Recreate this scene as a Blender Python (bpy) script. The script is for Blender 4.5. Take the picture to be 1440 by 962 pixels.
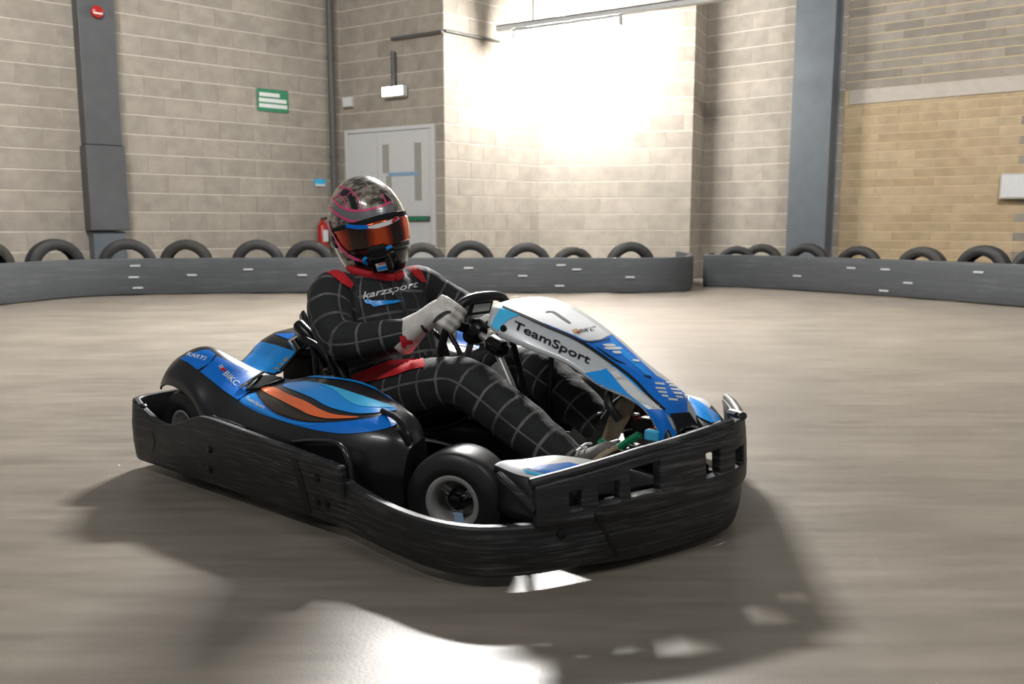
import bpy, bmesh, math, random
import numpy as np
from mathutils import Vector, Matrix, noise
from mathutils.bvhtree import BVHTree
from mathutils.geometry import tessellate_polygon
random.seed(7)
PI = math.pi
scene = bpy.context.scene
col = scene.collection
for o in list(bpy.data.objects): bpy.data.objects.remove(o)

# ------------------------------------------------------------------ camera
F, H, HOR = 1200.0, 0.82, 315.0
PIT = math.atan((481-HOR)/F)
cd = bpy.data.cameras.new('camera'); cam = bpy.data.objects.new('camera', cd); col.objects.link(cam)
cd.sensor_width = 36; cd.lens = 36*F/1440; cd.clip_end = 100
cam.location = (0, 0, H); cam.rotation_euler = (PI/2-PIT, 0, 0)
scene.camera = cam
cd.dof.use_dof = True; cd.dof.focus_distance = 2.8; cd.dof.aperture_fstop = 4.5
# ------------------------------------------------------------------ world, lights, exposure
w = bpy.data.worlds.new('world'); scene.world = w; w.use_nodes = True
bg = w.node_tree.nodes['Background']; bg.inputs[0].default_value = (.95, .96, 1, 1); bg.inputs[1].default_value = .1
def area(name, loc, target, sx, sy, power, colr=(1, .98, .95)):
    l = bpy.data.lights.new(name, 'AREA'); l.shape = 'RECTANGLE'; l.size = sx; l.size_y = sy; l.energy = power; l.color = colr
    o = bpy.data.objects.new(name, l); col.objects.link(o); o.location = loc
    o.rotation_euler = (Vector(target)-Vector(loc)).to_track_quat('-Z', 'Y').to_euler(); return o
area('ceiling_light_back', (-.25, 8.6, 4.2), (-.2, 3, 0), 1.2, .2, 560)
area('fill_light_near_left', (-2.2, -.6, 4.6), (-.5, 3, 0), 1.5, .3, 44)  # added fill from behind the camera, brightens the near side of the kart
area('fill_light_near_right', (2.4, -.4, 4.6), (.5, 3, 0), 1.5, .3, 28)  # second added fill, weaker, stands for no known lamp in the hall
area('ceiling_light_left', (-3.4, 6.0, 4.6), (-4.5, 9.5, 1.5), 1.5, .3, 130)
area('ceiling_light_right', (4.2, 6.4, 4.6), (6, 10, 1.5), 1.5, .3, 130)
vs = scene.view_settings; vs.view_transform = 'Standard'; vs.look = 'None'; vs.exposure = 0.78; vs.gamma = 1; vs.use_curve_mapping = False

# ------------------------------------------------------------------ pixel geometry
FW = Vector((0, math.cos(PIT), -math.sin(PIT))); UP = Vector((0, math.sin(PIT), math.cos(PIT))); RT = Vector((1, 0, 0)); CAM = Vector((0, 0, H))
def ray(x, y): return RT*((x-720)/F)+UP*((481-y)/F)+FW
def atz(x, y, z): d = ray(x, y); return CAM+d*((z-H)/d.z)
def atd(x, y, dep): d = ray(x, y); return CAM+d*(dep/d.y)
_f = atz(628, 705, .135); _r = atz(280, 602, .14)
HD = _f-_r; HD.z = 0; WB = HD.length; HD.normalize(); RG = Vector((HD.y, -HD.x, 0))
ORG = _r-RG*.56; ORG.z = 0
ANG = math.atan2(HD.y, HD.x)
def KW(u, v, z): return ORG+HD*u+RG*v+Vector((0, 0, z))
def kv(x, y, v):
    d = ray(x, y); P = CAM+d*((ORG+RG*v-CAM).dot(RG)/d.dot(RG)); q = P-ORG; return (q.dot(HD), v, q.z)

# ------------------------------------------------------------------ materials
def srgb(h):
    c = [int(h[i:i+2], 16)/255 for i in (0, 2, 4)]
    return tuple(x/12.92 if x <= .04045 else ((x+.055)/1.055)**2.4 for x in c)+(1,)
class NT:
    def __init__(s, name):
        s.m = bpy.data.materials.new(name); s.m.use_nodes = True; s.n = s.m.node_tree.nodes; s.l = s.m.node_tree.links; s.b = s.n['Principled BSDF']
    def node(s, t, **k):
        x = s.n.new(t)
        for a, v in k.items(): setattr(x, a, v)
        return x
    def link(s, a, b): s.l.new(a, b)
    def ramp(s, fac, stops):
        r = s.node('ShaderNodeValToRGB'); e = r.color_ramp.elements
        while len(e) < len(stops): e.new(.5)
        for el, (p, c) in zip(e, stops): el.position = p; el.color = c
        s.link(fac, r.inputs[0]); return r.outputs[0]
    def noise(s, scale, detail=4, vec=None, stretch=None, rough=.55):
        n = s.node('ShaderNodeTexNoise'); n.inputs['Scale'].default_value = scale; n.inputs['Detail'].default_value = detail; n.inputs['Roughness'].default_value = rough
        if vec is None: vec = s.node('ShaderNodeTexCoord').outputs['Object']
        if stretch:
            m = s.node('ShaderNodeMapping'); m.inputs['Scale'].default_value = stretch; s.link(vec, m.inputs[0]); vec = m.outputs[0]
        s.link(vec, n.inputs['Vector']); return n.outputs['Fac']
    def bump(s, h, strength, dist=.01):
        b = s.node('ShaderNodeBump'); b.inputs['Strength'].default_value = strength; b.inputs['Distance'].default_value = dist
        s.link(h, b.inputs['Height']); s.link(b.outputs[0], s.b.inputs['Normal'])
    def math(s, op, a, b=None):
        m = s.node('ShaderNodeMath', operation=op)
        for i, x in enumerate((a, b)):
            if x is None: continue
            if isinstance(x, (int, float)): m.inputs[i].default_value = x
            else: s.link(x, m.inputs[i])
        return m.outputs[0]
    def mix(s, fac, a, b):
        m = s.node('ShaderNodeMix', data_type='RGBA')
        for i, x in ((0, fac), (6, a), (7, b)):
            if isinstance(x, (int, float, tuple)): m.inputs[i].default_value = x
            else: s.link(x, m.inputs[i])
        return m.outputs[2]
MATS = {}
def mul(c, k): return (c[0]*k, c[1]*k, c[2]*k, 1)
def plain(name, h, rough=.5, metal=0, var=.12, scale=30, bump=0, coat=0, spec=None):
    if name in MATS: return MATS[name]
    t = NT(name); c = srgb(h) if isinstance(h, str) else h
    f = t.noise(scale)
    t.link(t.ramp(f, [(.3, mul(c, 1-var)), (.7, mul(c, 1+var))]), t.b.inputs['Base Color'])
    t.b.inputs['Roughness'].default_value = rough; t.b.inputs['Metallic'].default_value = metal; t.b.inputs['Coat Weight'].default_value = coat
    if spec is not None: t.b.inputs['Specular IOR Level'].default_value = spec
    if bump: t.bump(f, bump, .005)
    MATS[name] = t.m; return t.m
def emit(name, h, strength):
    t = NT(name); c = srgb(h); t.b.inputs['Base Color'].default_value = c; t.b.inputs['Emission Color'].default_value = c
    f = t.noise(3); t.link(t.math('ADD', t.math('MULTIPLY', f, strength*.05), strength), t.b.inputs['Emission Strength']); MATS[name] = t.m; return t.m
def blockmat(name, tones, rough=.9):
    t = NT(name); oi = t.node('ShaderNodeObjectInfo').outputs['Random']; n = len(tones)
    c = t.ramp(oi, [(i/(n-1), srgb(x)) for i, x in enumerate(tones)])
    v = t.node('ShaderNodeVectorMath', operation='ADD'); tc = t.node('ShaderNodeTexCoord').outputs['Object']
    cx = t.node('ShaderNodeCombineXYZ'); t.link(t.math('MULTIPLY', oi, 37.), cx.inputs[0]); t.link(cx.outputs[0], v.inputs[1]); t.link(tc, v.inputs[0])
    f = t.noise(5, 5, v.outputs[0]); g = t.noise(90, 3, v.outputs[0])
    m = t.node('ShaderNodeMix', data_type='RGBA', blend_type='MULTIPLY'); m.inputs[0].default_value = 1
    t.link(c, m.inputs[6]); t.link(t.ramp(f, [(.3, (.82, .82, .82, 1)), (.7, (1.12, 1.12, 1.1, 1))]), m.inputs[7])
    t.link(m.outputs[2], t.b.inputs['Base Color']); t.b.inputs['Roughness'].default_value = rough; t.bump(g, .5, .006); MATS[name] = t.m; return t.m
def floormat():
    t = NT('concrete_floor'); tc = t.node('ShaderNodeTexCoord').outputs['Object']
    f = t.noise(1.3, 6, tc, (1, 2.2, 1)); g = t.noise(7, 6, tc, (.35, 2.5, 1)); h = t.noise(120, 3, tc)
    c1 = t.ramp(f, [(.3, srgb('746d63')), (.7, srgb('8a8277'))]); c2 = t.ramp(g, [(.35, (.86, .85, .84, 1)), (.65, (1.08, 1.08, 1.07, 1))])
    m = t.node('ShaderNodeMix', data_type='RGBA', blend_type='MULTIPLY'); m.inputs[0].default_value = 1; t.link(c1, m.inputs[6]); t.link(c2, m.inputs[7])
    t.link(m.outputs[2], t.b.inputs['Base Color'])
    r = t.node('ShaderNodeMapRange'); r.inputs['To Min'].default_value = .34; r.inputs['To Max'].default_value = .5; t.link(g, r.inputs[0]); t.link(r.outputs[0], t.b.inputs['Roughness'])
    t.bump(h, .12, .003); return t.m
def scuffmat(name, base, scuff, amt=.6, rough=.42, stretch=(1.2, 1.2, 22)):
    t = NT(name); tc = t.node('ShaderNodeTexCoord').outputs['Object']
    s = t.noise(3.2, 7, tc, stretch, .65); f = t.noise(6, 4, tc)
    k = t.ramp(s, [(.49, (0, 0, 0, 1)), (.72, (amt, amt, amt, 1))])
    k2 = t.math('MULTIPLY', k, t.ramp(f, [(.35, (.15, .15, .15, 1)), (.65, (1, 1, 1, 1))]))
    t.link(t.mix(k2, srgb(base), srgb(scuff)), t.b.inputs['Base Color'])
    r = t.node('ShaderNodeMapRange'); r.inputs['To Min'].default_value = rough; r.inputs['To Max'].default_value = rough+.25; t.link(s, r.inputs[0]); t.link(r.outputs[0], t.b.inputs['Roughness'])
    t.bump(s, .15, .004); MATS[name] = t.m; return t.m
def suitmat():
    t = NT('suit_fabric'); a = t.node('ShaderNodeAttribute', attribute_name='limb'); sp = t.node('ShaderNodeSeparateColor'); t.link(a.outputs['Color'], sp.inputs[0])
    th = t.math('ARCTAN2', sp.outputs[1], sp.outputs[2])
    along = t.math('PINGPONG', t.math('DIVIDE', sp.outputs[0], .078), .5)
    around = t.math('PINGPONG', t.math('MULTIPLY', t.math('DIVIDE', th, 2*PI), a.outputs['Alpha']), .5)
    wv = t.noise(9, 2)
    l1 = t.math('LESS_THAN', t.math('ADD', along, t.math('MULTIPLY', t.math('SUBTRACT', wv, .5), .05)), .055)
    l2 = t.math('LESS_THAN', around, .03)
    ln = t.math('MAXIMUM', l1, l2); n = t.noise(300, 2); fd = t.noise(14, 3)
    base = t.ramp(n, [(.3, srgb('121416')), (.7, srgb('1c1f21'))])
    line = t.ramp(fd, [(.35, srgb('434241')), (.65, srgb('72706d'))])
    t.link(t.mix(ln, base, line), t.b.inputs['Base Color']); t.b.inputs['Roughness'].default_value = .8
    t.b.inputs['Sheen Weight'].default_value = .05
    f2 = t.noise(22, 3, None, (1, 1, .6)); t.bump(f2, .2, .02); return t.m
def camomat():
    t = NT('helmet_camo'); tc = t.node('ShaderNodeTexCoord').outputs['Object']
    f = t.noise(24, 6, tc, (1, 1, 2.2), .7)
    t.link(t.ramp(f, [(.36, srgb('15140f')), (.45, srgb('4f4941')), (.53, srgb('8f8576')), (.63, srgb('b3a896'))]), t.b.inputs['Base Color'])
    t.b.inputs['Roughness'].default_value = .22; t.b.inputs['Coat Weight'].default_value = .6; t.b.inputs['Coat Roughness'].default_value = .06; return t.m
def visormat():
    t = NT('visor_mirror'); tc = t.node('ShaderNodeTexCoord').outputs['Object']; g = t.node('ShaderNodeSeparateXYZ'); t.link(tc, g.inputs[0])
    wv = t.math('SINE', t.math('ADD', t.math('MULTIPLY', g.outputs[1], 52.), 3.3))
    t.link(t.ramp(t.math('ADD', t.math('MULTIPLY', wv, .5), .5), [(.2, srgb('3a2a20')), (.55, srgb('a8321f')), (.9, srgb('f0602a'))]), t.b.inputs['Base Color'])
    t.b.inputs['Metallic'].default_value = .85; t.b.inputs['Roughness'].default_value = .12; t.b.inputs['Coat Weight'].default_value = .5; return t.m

M = {}
M['floor'] = floormat()
M['mortar'] = plain('mortar', 'dad3c6', .95, var=.1, scale=20, bump=.2)
M['block'] = blockmat('concrete_block', ['a1998e', 'a9a094', 'aca398', 'a39b90', 'afa69a', 'a69d92'])
M['block_tan'] = blockmat('tan_block', ['b5a080', 'bba688', 'b09b7b', 'bfab8c'])
M['block_small'] = blockmat('grey_small_block', ['8f887e', '9c958a', 'a39b90', '878077'])
M['mortar_tan'] = plain('mortar_tan', 'd3bd97', .95, var=.08)
M['lintel'] = plain('concrete_lintel', 'bdb5aa', .9, var=.08, scale=8, bump=.2)
M['steel'] = plain('painted_steel', '595a5c', .5, .1, .08, 6)
M['steel_blue'] = plain('painted_steel_blue', '636a70', .5, .1, .08, 6)
M['white_paint'] = plain('white_paint', 'd6d7d6', .45, var=.04)
M['glass_dark'] = plain('wired_glass', 'a5a49d', .15, var=.1)
M['green_sign'] = plain('green_sign', '1f8457', .5)
M['white_print'] = plain('white_print', 'e4e6e4', .5, var=.03)
M['notice'] = plain('pale_blue_print', '8fb0cf', .5)
M['red_paint'] = plain('red_paint', 'b3221c', .35)
M['barrier'] = scuffmat('barrier_plastic', '45484b', '74777a', .5, .5, (.4, .4, 9))
M['barrier_bolt'] = plain('bolt_zinc', 'b9bcbd', .4, .3)
M['tyre'] = plain('tyre_rubber', '2a2a29', .62, var=.2, scale=14, bump=.2)
M['tyre2'] = plain('tyre_rubber_worn', '36342f', .7, var=.25, scale=10, bump=.2)
M['conduit'] = plain('dark_conduit', '5d5c59', .5)
M['bumper'] = scuffmat('bumper_plastic', '1c1d1f', '8a8b8d', .5, .36, (2.2, 2.2, 48))
M['pod'] = plain('moulded_plastic', '191a1c', .3, var=.15, scale=60, coat=.15)
M['black'] = plain('black_plastic', '111213', .4, var=.2)
M['tray'] = plain('tray_plastic', '131313', .85, spec=.1)
M['rubber'] = plain('slick_rubber', '1f1f20', .42, var=.2, scale=8)
M['alu'] = plain('cast_aluminium', 'bdbdbb', .4, .55, .1)
M['chrome'] = plain('chrome_tube', 'c9c9c7', .2, 1, .05)
M['tube'] = plain('black_tube', '17181a', .28, .3, .1)
M['blue'] = plain('blue_vinyl', '0074da', .38, var=.05, spec=.35)
M['blue2'] = plain('mid_blue_vinyl', '0f96ee', .28, var=.05, coat=.1)
M['blue3'] = plain('light_blue_vinyl', '46c2f4', .28, var=.05, coat=.1)
M['orange'] = plain('orange_vinyl', 'f3723a', .3, var=.05, coat=.3)
M['brown'] = plain('smoke_vinyl', '3a2f27', .4, var=.1)
M['silver'] = plain('silver_vinyl', 'c4c9cc', .35, .15, .04, coat=.3)
M['white'] = plain('white_vinyl', 'd9dbdc', .5, var=.03, spec=.3)
M['ink'] = plain('black_vinyl', '232527', .8, spec=.1)
M['number'] = plain('grey_vinyl', '6f7173', .8, spec=.1)
M['gold'] = plain('gold_vinyl', 'b3945c', .4)
M['red'] = plain('red_fabric', 'c8202b', .75, var=.12, scale=40, bump=.1)
M['red_print'] = plain('red_print', 'c0202c', .4)
M['suit'] = suitmat()
M['glove'] = plain('glove_leather', 'd6d2cb', .75, var=.22, scale=22, bump=.3)
M['glove_dark'] = plain('glove_palm', '2b2a29', .7)
M['shoe'] = plain('shoe_suede', '3b3a39', .75, var=.2)
M['shoe_grey'] = plain('shoe_grey_suede', '6d6a66', .75, var=.2)
M['sole'] = plain('shoe_sole', 'a3927a', .7)
M['camo'] = camomat()
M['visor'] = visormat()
M['pink'] = plain('pink_paint', 'e0447c', .3, var=.05, coat=.4)
M['hsilver'] = plain('silver_paint', '8d8e8f', .25, .6, .08, coat=.5)
M['hblack'] = plain('gloss_black', '101011', .2, coat=.5)
M['green'] = plain('green_powder_coat', '1c8a5c', .4)
M['pedal_red'] = plain('red_anodised', 'c22a2a', .35, .2)
M['tube_lamp'] = emit('lamp_tube', 'fffdf9', 300)
M['exit_lamp'] = emit('exit_sign_lamp', 'eaf6ff', 14.0)

# ------------------------------------------------------------------ mesh helpers
def mk(name, verts, faces, mat, parent=None, smooth=True, mat2=None, fm=None):
    me = bpy.data.meshes.new(name); me.from_pydata([tuple(v) for v in verts], [], [tuple(f) for f in faces]); me.validate()
    me.materials.append(mat)
    if mat2: me.materials.append(mat2)
    if fm: me.polygons.foreach_set('material_index', fm)
    bm = bmesh.new(); bm.from_mesh(me); bmesh.ops.recalc_face_normals(bm, faces=bm.faces); bm.to_mesh(me); bm.free()
    if smooth:
        me.polygons.foreach_set('use_smooth', [True]*len(me.polygons))
        try: me.set_sharp_from_angle(angle=math.radians(42))
        except Exception: pass
    o = bpy.data.objects.new(name, me); col.objects.link(o)
    if parent: o.parent = parent
    return o
def empty(name, loc, rz=0):
    o = bpy.data.objects.new(name, None); col.objects.link(o); o.location = loc; o.rotation_euler = (0, 0, rz); o.empty_display_size = .1; return o
def tag(o, label, cat, group=None, kind=None):
    o['label'] = label; o['category'] = cat
    if group: o['group'] = group
    if kind: o['kind'] = kind
    return o
def struct(o): o['kind'] = 'structure'; return o
def bevel(o, wd, seg=2, ang=40):
    m = o.modifiers.new('bevel', 'BEVEL'); m.width = wd; m.segments = seg; m.limit_method = 'ANGLE'; m.angle_limit = math.radians(ang); return o
def boxv(x0, x1, y0, y1, z0, z1):
    v = [(x, y, z) for x in (x0, x1) for y in (y0, y1) for z in (z0, z1)]
    return v, [(0, 1, 3, 2), (4, 6, 7, 5), (0, 4, 5, 1), (2, 3, 7, 6), (0, 2, 6, 4), (1, 5, 7, 3)]
def box(name, x0, x1, y0, y1, z0, z1, mat, parent=None, bv=0):
    o = mk(name, *boxv(x0, x1, y0, y1, z0, z1), mat, parent, smooth=False)
    if bv: bevel(o, bv)
    return o
def obox(name, c, ax, ay, az, mat, parent, bv=.004):
    c = Vector(c); ax, ay, az = Vector(ax), Vector(ay), Vector(az)
    v = [c+ax*i+ay*j+az*k for i in (-1, 1) for j in (-1, 1) for k in (-1, 1)]
    o = mk(name, v, boxv(0, 1, 0, 1, 0, 1)[1], mat, parent, smooth=False)
    if bv: bevel(o, bv)
    return o
def cat(P, n):
    P = np.asarray(P, float); m = len(P)
    if m == 2: return np.array([P[0]+(P[1]-P[0])*t for t in np.linspace(0, 1, n)])
    out = []
    for s in np.linspace(0, m-1, n):
        i = min(int(s), m-2); t = s-i
        p0 = P[i-1] if i > 0 else 2*P[0]-P[1]; p1 = P[i]; p2 = P[i+1]; p3 = P[i+2] if i+2 < m else 2*P[-1]-P[-2]
        out.append(.5*((2*p1)+(p2-p0)*t+(2*p0-5*p1+4*p2-p3)*t*t+(3*p1-p0-3*p2+p3)*t**3))
    return np.array(out)
def arc_cat(P, n):
    Q = cat(P, n*8); d = np.r_[0, np.cumsum(np.linalg.norm(np.diff(Q[:, :3], axis=0), axis=1))]; s = np.linspace(0, d[-1], n)
    return np.stack([np.interp(s, d, Q[:, k]) for k in range(Q.shape[1])], 1)
def tubev(P, R, seg=10, flat=None):
    """swept tube through points P with radii R (scalar, list, or (a,b) ellipse with flat = direction of a)"""
    P = [Vector(p) for p in P]; n = len(P); verts = []; faces = []
    ref = Vector(flat) if flat is not None else None; prev = None
    for i in range(n):
        t = (P[min(i+1, n-1)]-P[max(i-1, 0)]).normalized()
        if ref is not None: a = (ref-t*ref.dot(t)).normalized()
        elif prev is None:
            a = t.cross(Vector((0, 0, 1)) if abs(t.z) < .9 else Vector((1, 0, 0))).normalized()
        else: a = (prev-t*prev.dot(t)).normalized()
        prev = a; b = t.cross(a)
        r = R[i] if isinstance(R, (list, np.ndarray)) else R
        ra, rb = (r if isinstance(r, (tuple, list)) else (r, r))
        for k in range(seg):
            q = 2*PI*k/seg; verts.append(P[i]+a*(ra*math.cos(q))+b*(rb*math.sin(q)))
    for i in range(n-1):
        for k in range(seg): faces.append((i*seg+k, i*seg+(k+1) % seg, (i+1)*seg+(k+1) % seg, (i+1)*seg+k))
    faces.append(tuple(range(seg))[::-1]); faces.append(tuple((n-1)*seg+k for k in range(seg)))
    return verts, faces
def tube(name, P, R, mat, parent, seg=10, smoothn=0, flat=None):
    if smoothn: P = [Vector(p) for p in cat(P, smoothn)]
    return mk(name, *tubev(P, R, seg, flat), mat, parent)
def merge(parts):
    V, Fc = [], []
    for v, f in parts:
        k = len(V); V += [tuple(x) for x in v]; Fc += [tuple(i+k for i in q) for q in f]
    return V, Fc
def lathev(prof, c, axis, seg=32, closed=False):
    """profile [(along axis, radius)] about axis through c"""
    c = Vector(c); ax = Vector(axis).normalized(); a = ax.cross(Vector((0, 0, 1)) if abs(ax.z) < .9 else Vector((1, 0, 0))).normalized(); b = ax.cross(a)
    n = len(prof); v = [c+ax*h+(a*math.cos(2*PI*k/seg)+b*math.sin(2*PI*k/seg))*r for h, r in prof for k in range(seg)]
    f = [(i*seg+k, i*seg+(k+1) % seg, ((i+1) % n)*seg+(k+1) % seg, ((i+1) % n)*seg+k) for i in range(n if closed else n-1) for k in range(seg)]
    if not closed: f += [tuple(range(seg)), tuple((n-1)*seg+k for k in range(seg))]
    return v, f
def lathe(name, prof, c, axis, mat, parent, seg=32, closed=False): return mk(name, *lathev(prof, c, axis, seg, closed), mat, parent)
def shell(O, I, mask):
    """two grids of points and a cell mask -> closed shell with holes"""
    nu, nv = O.shape[:2]; V = [tuple(p) for p in O.reshape(-1, 3)]+[tuple(p) for p in I.reshape(-1, 3)]; k = nu*nv
    g = lambda i, j: i*nv+j
    Fc = []; inside = lambda i, j: 0 <= i < nu-1 and 0 <= j < nv-1 and mask[i][j]
    for i in range(nu-1):
        for j in range(nv-1):
            if not mask[i][j]: continue
            a, b, c, d = g(i, j), g(i+1, j), g(i+1, j+1), g(i, j+1)
            Fc += [(a, b, c, d), (k+a, k+d, k+c, k+b)]
            for (p, q, ii, jj) in ((a, b, i, j-1), (b, c, i+1, j), (c, d, i, j+1), (d, a, i-1, j)):
                if not inside(ii, jj): Fc.append((p, k+p, k+q, q))
    return V, Fc
def gridf(nu, nv): return [(i*nv+j, (i+1)*nv+j, (i+1)*nv+j+1, i*nv+j+1) for i in range(nu-1) for j in range(nv-1)]
def solid(o, th, off=-1, mo=0):
    m = o.modifiers.new('solid', 'SOLIDIFY'); m.thickness = th; m.offset = off; m.material_offset = mo; m.use_even_offset = False; return o
def world_bvh(objs):
    V, Fc = [], []
    bpy.context.view_layer.update()
    for o in objs:
        k = len(V); mw = o.matrix_world; V += [mw @ v.co for v in o.data.vertices]; Fc += [tuple(i+k for i in p.vertices) for p in o.data.polygons]
    return BVHTree.FromPolygons(V, Fc)
def project(name, v2, faces, bvh, mat, parent, off, maxe=5.0, mirror=False):
    """lay a flat print, outlined in photo pixels, onto the surface it is stuck on"""
    bm = bmesh.new(); vs_ = [bm.verts.new((x, y, 0)) for x, y in v2]
    for f in faces:
        try: bm.faces.new([vs_[i] for i in f])
        except ValueError: pass
    bmesh.ops.triangulate(bm, faces=bm.faces)
    for _ in range(6):
        le = [e for e in bm.edges if e.calc_length() > maxe]
        if not le: break
        bmesh.ops.subdivide_edges(bm, edges=le, cuts=1); bmesh.ops.triangulate(bm, faces=bm.faces)
    inv = parent.matrix_world.inverted(); bad = []
    for v in bm.verts:
        d = ray(v.co.x, v.co.y).normalized(); h = bvh.ray_cast(CAM, d)
        if h[0] is None: bad.append(v); continue
        nn = h[1] if h[1].dot(d) < 0 else -h[1]; v.co = inv @ (h[0]+nn*off)
    bmesh.ops.delete(bm, geom=bad, context='VERTS')
    me = bpy.data.meshes.new(name); bm.to_mesh(me); bm.free(); me.materials.append(mat)
    me.polygons.foreach_set('use_smooth', [True]*len(me.polygons))
    o = bpy.data.objects.new(name, me); col.objects.link(o); o.parent = parent
    if mirror:
        m2 = me.copy()
        for v in m2.vertices: v.co.y = -v.co.y
        m2.flip_normals(); o2 = bpy.data.objects.new(name, m2); col.objects.link(o2); o2.parent = mirror if mirror is not True else parent
    return o
def smoothpoly(P, n):
    P = np.asarray(P, float); Q = np.vstack([P[-2:], P, P[:3]]); R = cat(Q, (len(Q)-1)*n+1); return R[2*n:2*n+len(P)*n]
def decal(name, P, bvh, mat, parent, off=.0022, smooth=0, mirror=False, maxe=5.):
    if smooth: P = smoothpoly(P, smooth)
    tri = tessellate_polygon([[Vector((x, y, 0)) for x, y in P]])
    return project(name, [tuple(p[:2]) for p in P], tri, bvh, mat, parent, off, maxe, mirror)
def strokepoly(P, wd, n=0):
    if n: P = cat(P, n)
    P = np.asarray(P, float); W_ = wd if hasattr(wd, '__len__') else [wd]*len(P); W_ = np.interp(np.linspace(0, 1, len(P)), np.linspace(0, 1, len(W_)), W_)
    T = np.gradient(P, axis=0); T /= np.linalg.norm(T, axis=1)[:, None]; N = np.stack([-T[:, 1], T[:, 0]], 1)*(W_/2)[:, None]
    L, R = P+N, P-N; m = len(P); return [tuple(x) for x in L]+[tuple(x) for x in R], [(i, i+1, m+i+1, m+i) for i in range(m-1)]
def stroke(name, P, wd, bvh, mat, parent, off=.0028, n=0, mirror=False):
    v, f = strokepoly(P, wd, n); return project(name, v, f, bvh, mat, parent, off, 5., mirror)
def textmesh(body, shear=0):
    c = bpy.data.curves.new('t', 'FONT'); c.body = body; c.size = 1; c.shear = shear; c.resolution_u = 3; c.offset = .012
    o = bpy.data.objects.new('t', c); col.objects.link(o); dg = bpy.context.evaluated_depsgraph_get()
    me = bpy.data.meshes.new_from_object(o.evaluated_get(dg)); v = [(p.co.x, p.co.y) for p in me.vertices]; f = [tuple(p.vertices) for p in me.polygons]
    bpy.data.objects.remove(o); bpy.data.curves.remove(c); bpy.data.meshes.remove(me)
    x = [p[0] for p in v]; x0, x1 = min(x), max(x); return [((a-x0)/(x1-x0), b/.7) for a, b in v], f
def textdecal(name, body, p0, p1, upv, bvh, mat, parent, off=.0032, shear=.2):
    """lettering from photo point p0 to p1 with cap height vector upv"""
    v, f = textmesh(body, shear); p0, p1, upv = np.array(p0, float), np.array(p1, float), np.array(upv, float)
    q = [tuple(p0+(p1-p0)*a+upv*b) for a, b in v]; return project(name, q, f, bvh, mat, parent, off, 6.)
def textflat(name, body, o3, ex, ey, mat, parent, shear=0):
    v, f = textmesh(body, shear); o3, ex, ey = Vector(o3), Vector(ex), Vector(ey)
    return mk(name, [o3+ex*a+ey*b for a, b in v], f, mat, parent, smooth=False)

# ------------------------------------------------------------------ the hall: floor and walls
struct(mk('floor', *merge([boxv(-9, 9, -1.5, 14.5, -.2, 0)]), M['floor'], smooth=False))
BLK = {}
def blockmesh(L, hh, mat, d=.005):
    k = (round(L, 3), round(hh, 3), mat.name)
    if k not in BLK:
        c = .002; v = [(0, 0, 0), (L, 0, 0), (L, 0, hh), (0, 0, hh), (0, -d+c, 0), (L, -d+c, 0), (L, -d+c, hh), (0, -d+c, hh), (c, -d, c), (L-c, -d, c), (L-c, -d, hh-c), (c, -d, hh-c)]
        f = [(0, 1, 5, 4), (1, 2, 6, 5), (2, 3, 7, 6), (3, 0, 4, 7), (4, 5, 9, 8), (5, 6, 10, 9), (6, 7, 11, 10), (7, 4, 8, 11), (8, 9, 10, 11)]
        me = bpy.data.meshes.new('block'); me.from_pydata(v, [], f); me.materials.append(mat); BLK[k] = me
    return BLK[k]
class Wall:
    def __init__(s, name, A, B, mortar, z1=5.0, th=.22):
        A, B = Vector((A[0], A[1], 0)), Vector((B[0], B[1], 0)); s.A = A; s.d = (B-A).normalized(); s.L = (B-A).length; s.n = Vector((s.d.y, -s.d.x, 0))
        s.o = struct(mk(name, *boxv(0, s.L, 0, th, 0, z1), mortar, smooth=False)); s.o.location = A; s.o.rotation_euler = (0, 0, math.atan2(s.d.y, s.d.x)); s.z1 = z1
    def at(s, x, y):                      # photo pixel -> (along wall, height)
        d = ray(x, y); P = CAM+d*((s.A-CAM).dot(s.n)/d.dot(s.n)); return (P-s.A).dot(s.d), P.z
    def blocks(s, mat, ch=.243, bl=.48, x0=0, x1=None, z0=0, z1=None, skip=(), j=.012, off=0, pick=None):
        x1 = x1 or s.L; z1 = z1 or s.z1; r = 0; z = z0
        while z < z1-.04:
            hh = min(ch, z1-z)-j; x = x0-(bl/2 if r % 2 else 0)-off
            while x < x1-.03:
                a, b = max(x, x0), min(x+bl, x1)
                for (q0, q1, w0, w1) in skip:
                    if z+hh/2 > w0 and z+hh/2 < w1:
                        if a >= q0 and b <= q1: b = a
                        elif a < q0 < b: b = q0
                        elif a < q1 < b: a = q1
                if b-a > .05:
                    mm = pick(a, z) if pick else mat
                    o = bpy.data.objects.new('block', blockmesh(b-a-.002, hh, mm)); col.objects.link(o); o.parent = s.o; o.location = (a+.001, 0, z+j/2)
                x += bl
            z += ch; r += 1
def corner(px, dep): return ((px-720)/F*dep, dep)
pA = Vector(corner(0, 10.0)); pB = Vector(corner(487, 13.0)); dl = (pB-pA).normalized()
pA0 = pA-dl*1.6
pC = corner(627, 12.0); pD = corner(757, 13.3); pE = corner(968, 12.9); pE2 = corner(984, 13.5)
dr = Vector((.79, -.61)).normalized(); pR1 = Vector(pE2)+dr*2.1; pR2 = Vector(pE2)+dr*6.6
wl = Wall('wall_left', pA0, pB, M['mortar']); wd = Wall('wall_door', pB, pC, M['mortar']); wc = Wall('wall_return', pC, pD, M['mortar'])
wb = Wall('wall_back', pD, pE, M['mortar']); we = Wall('wall_reveal', pE, pE2, M['mortar']); wr = Wall('wall_right', pE2, pR1, M['mortar']); wi = Wall('wall_far_right', pR1, pR2, M['mortar_tan'])
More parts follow.
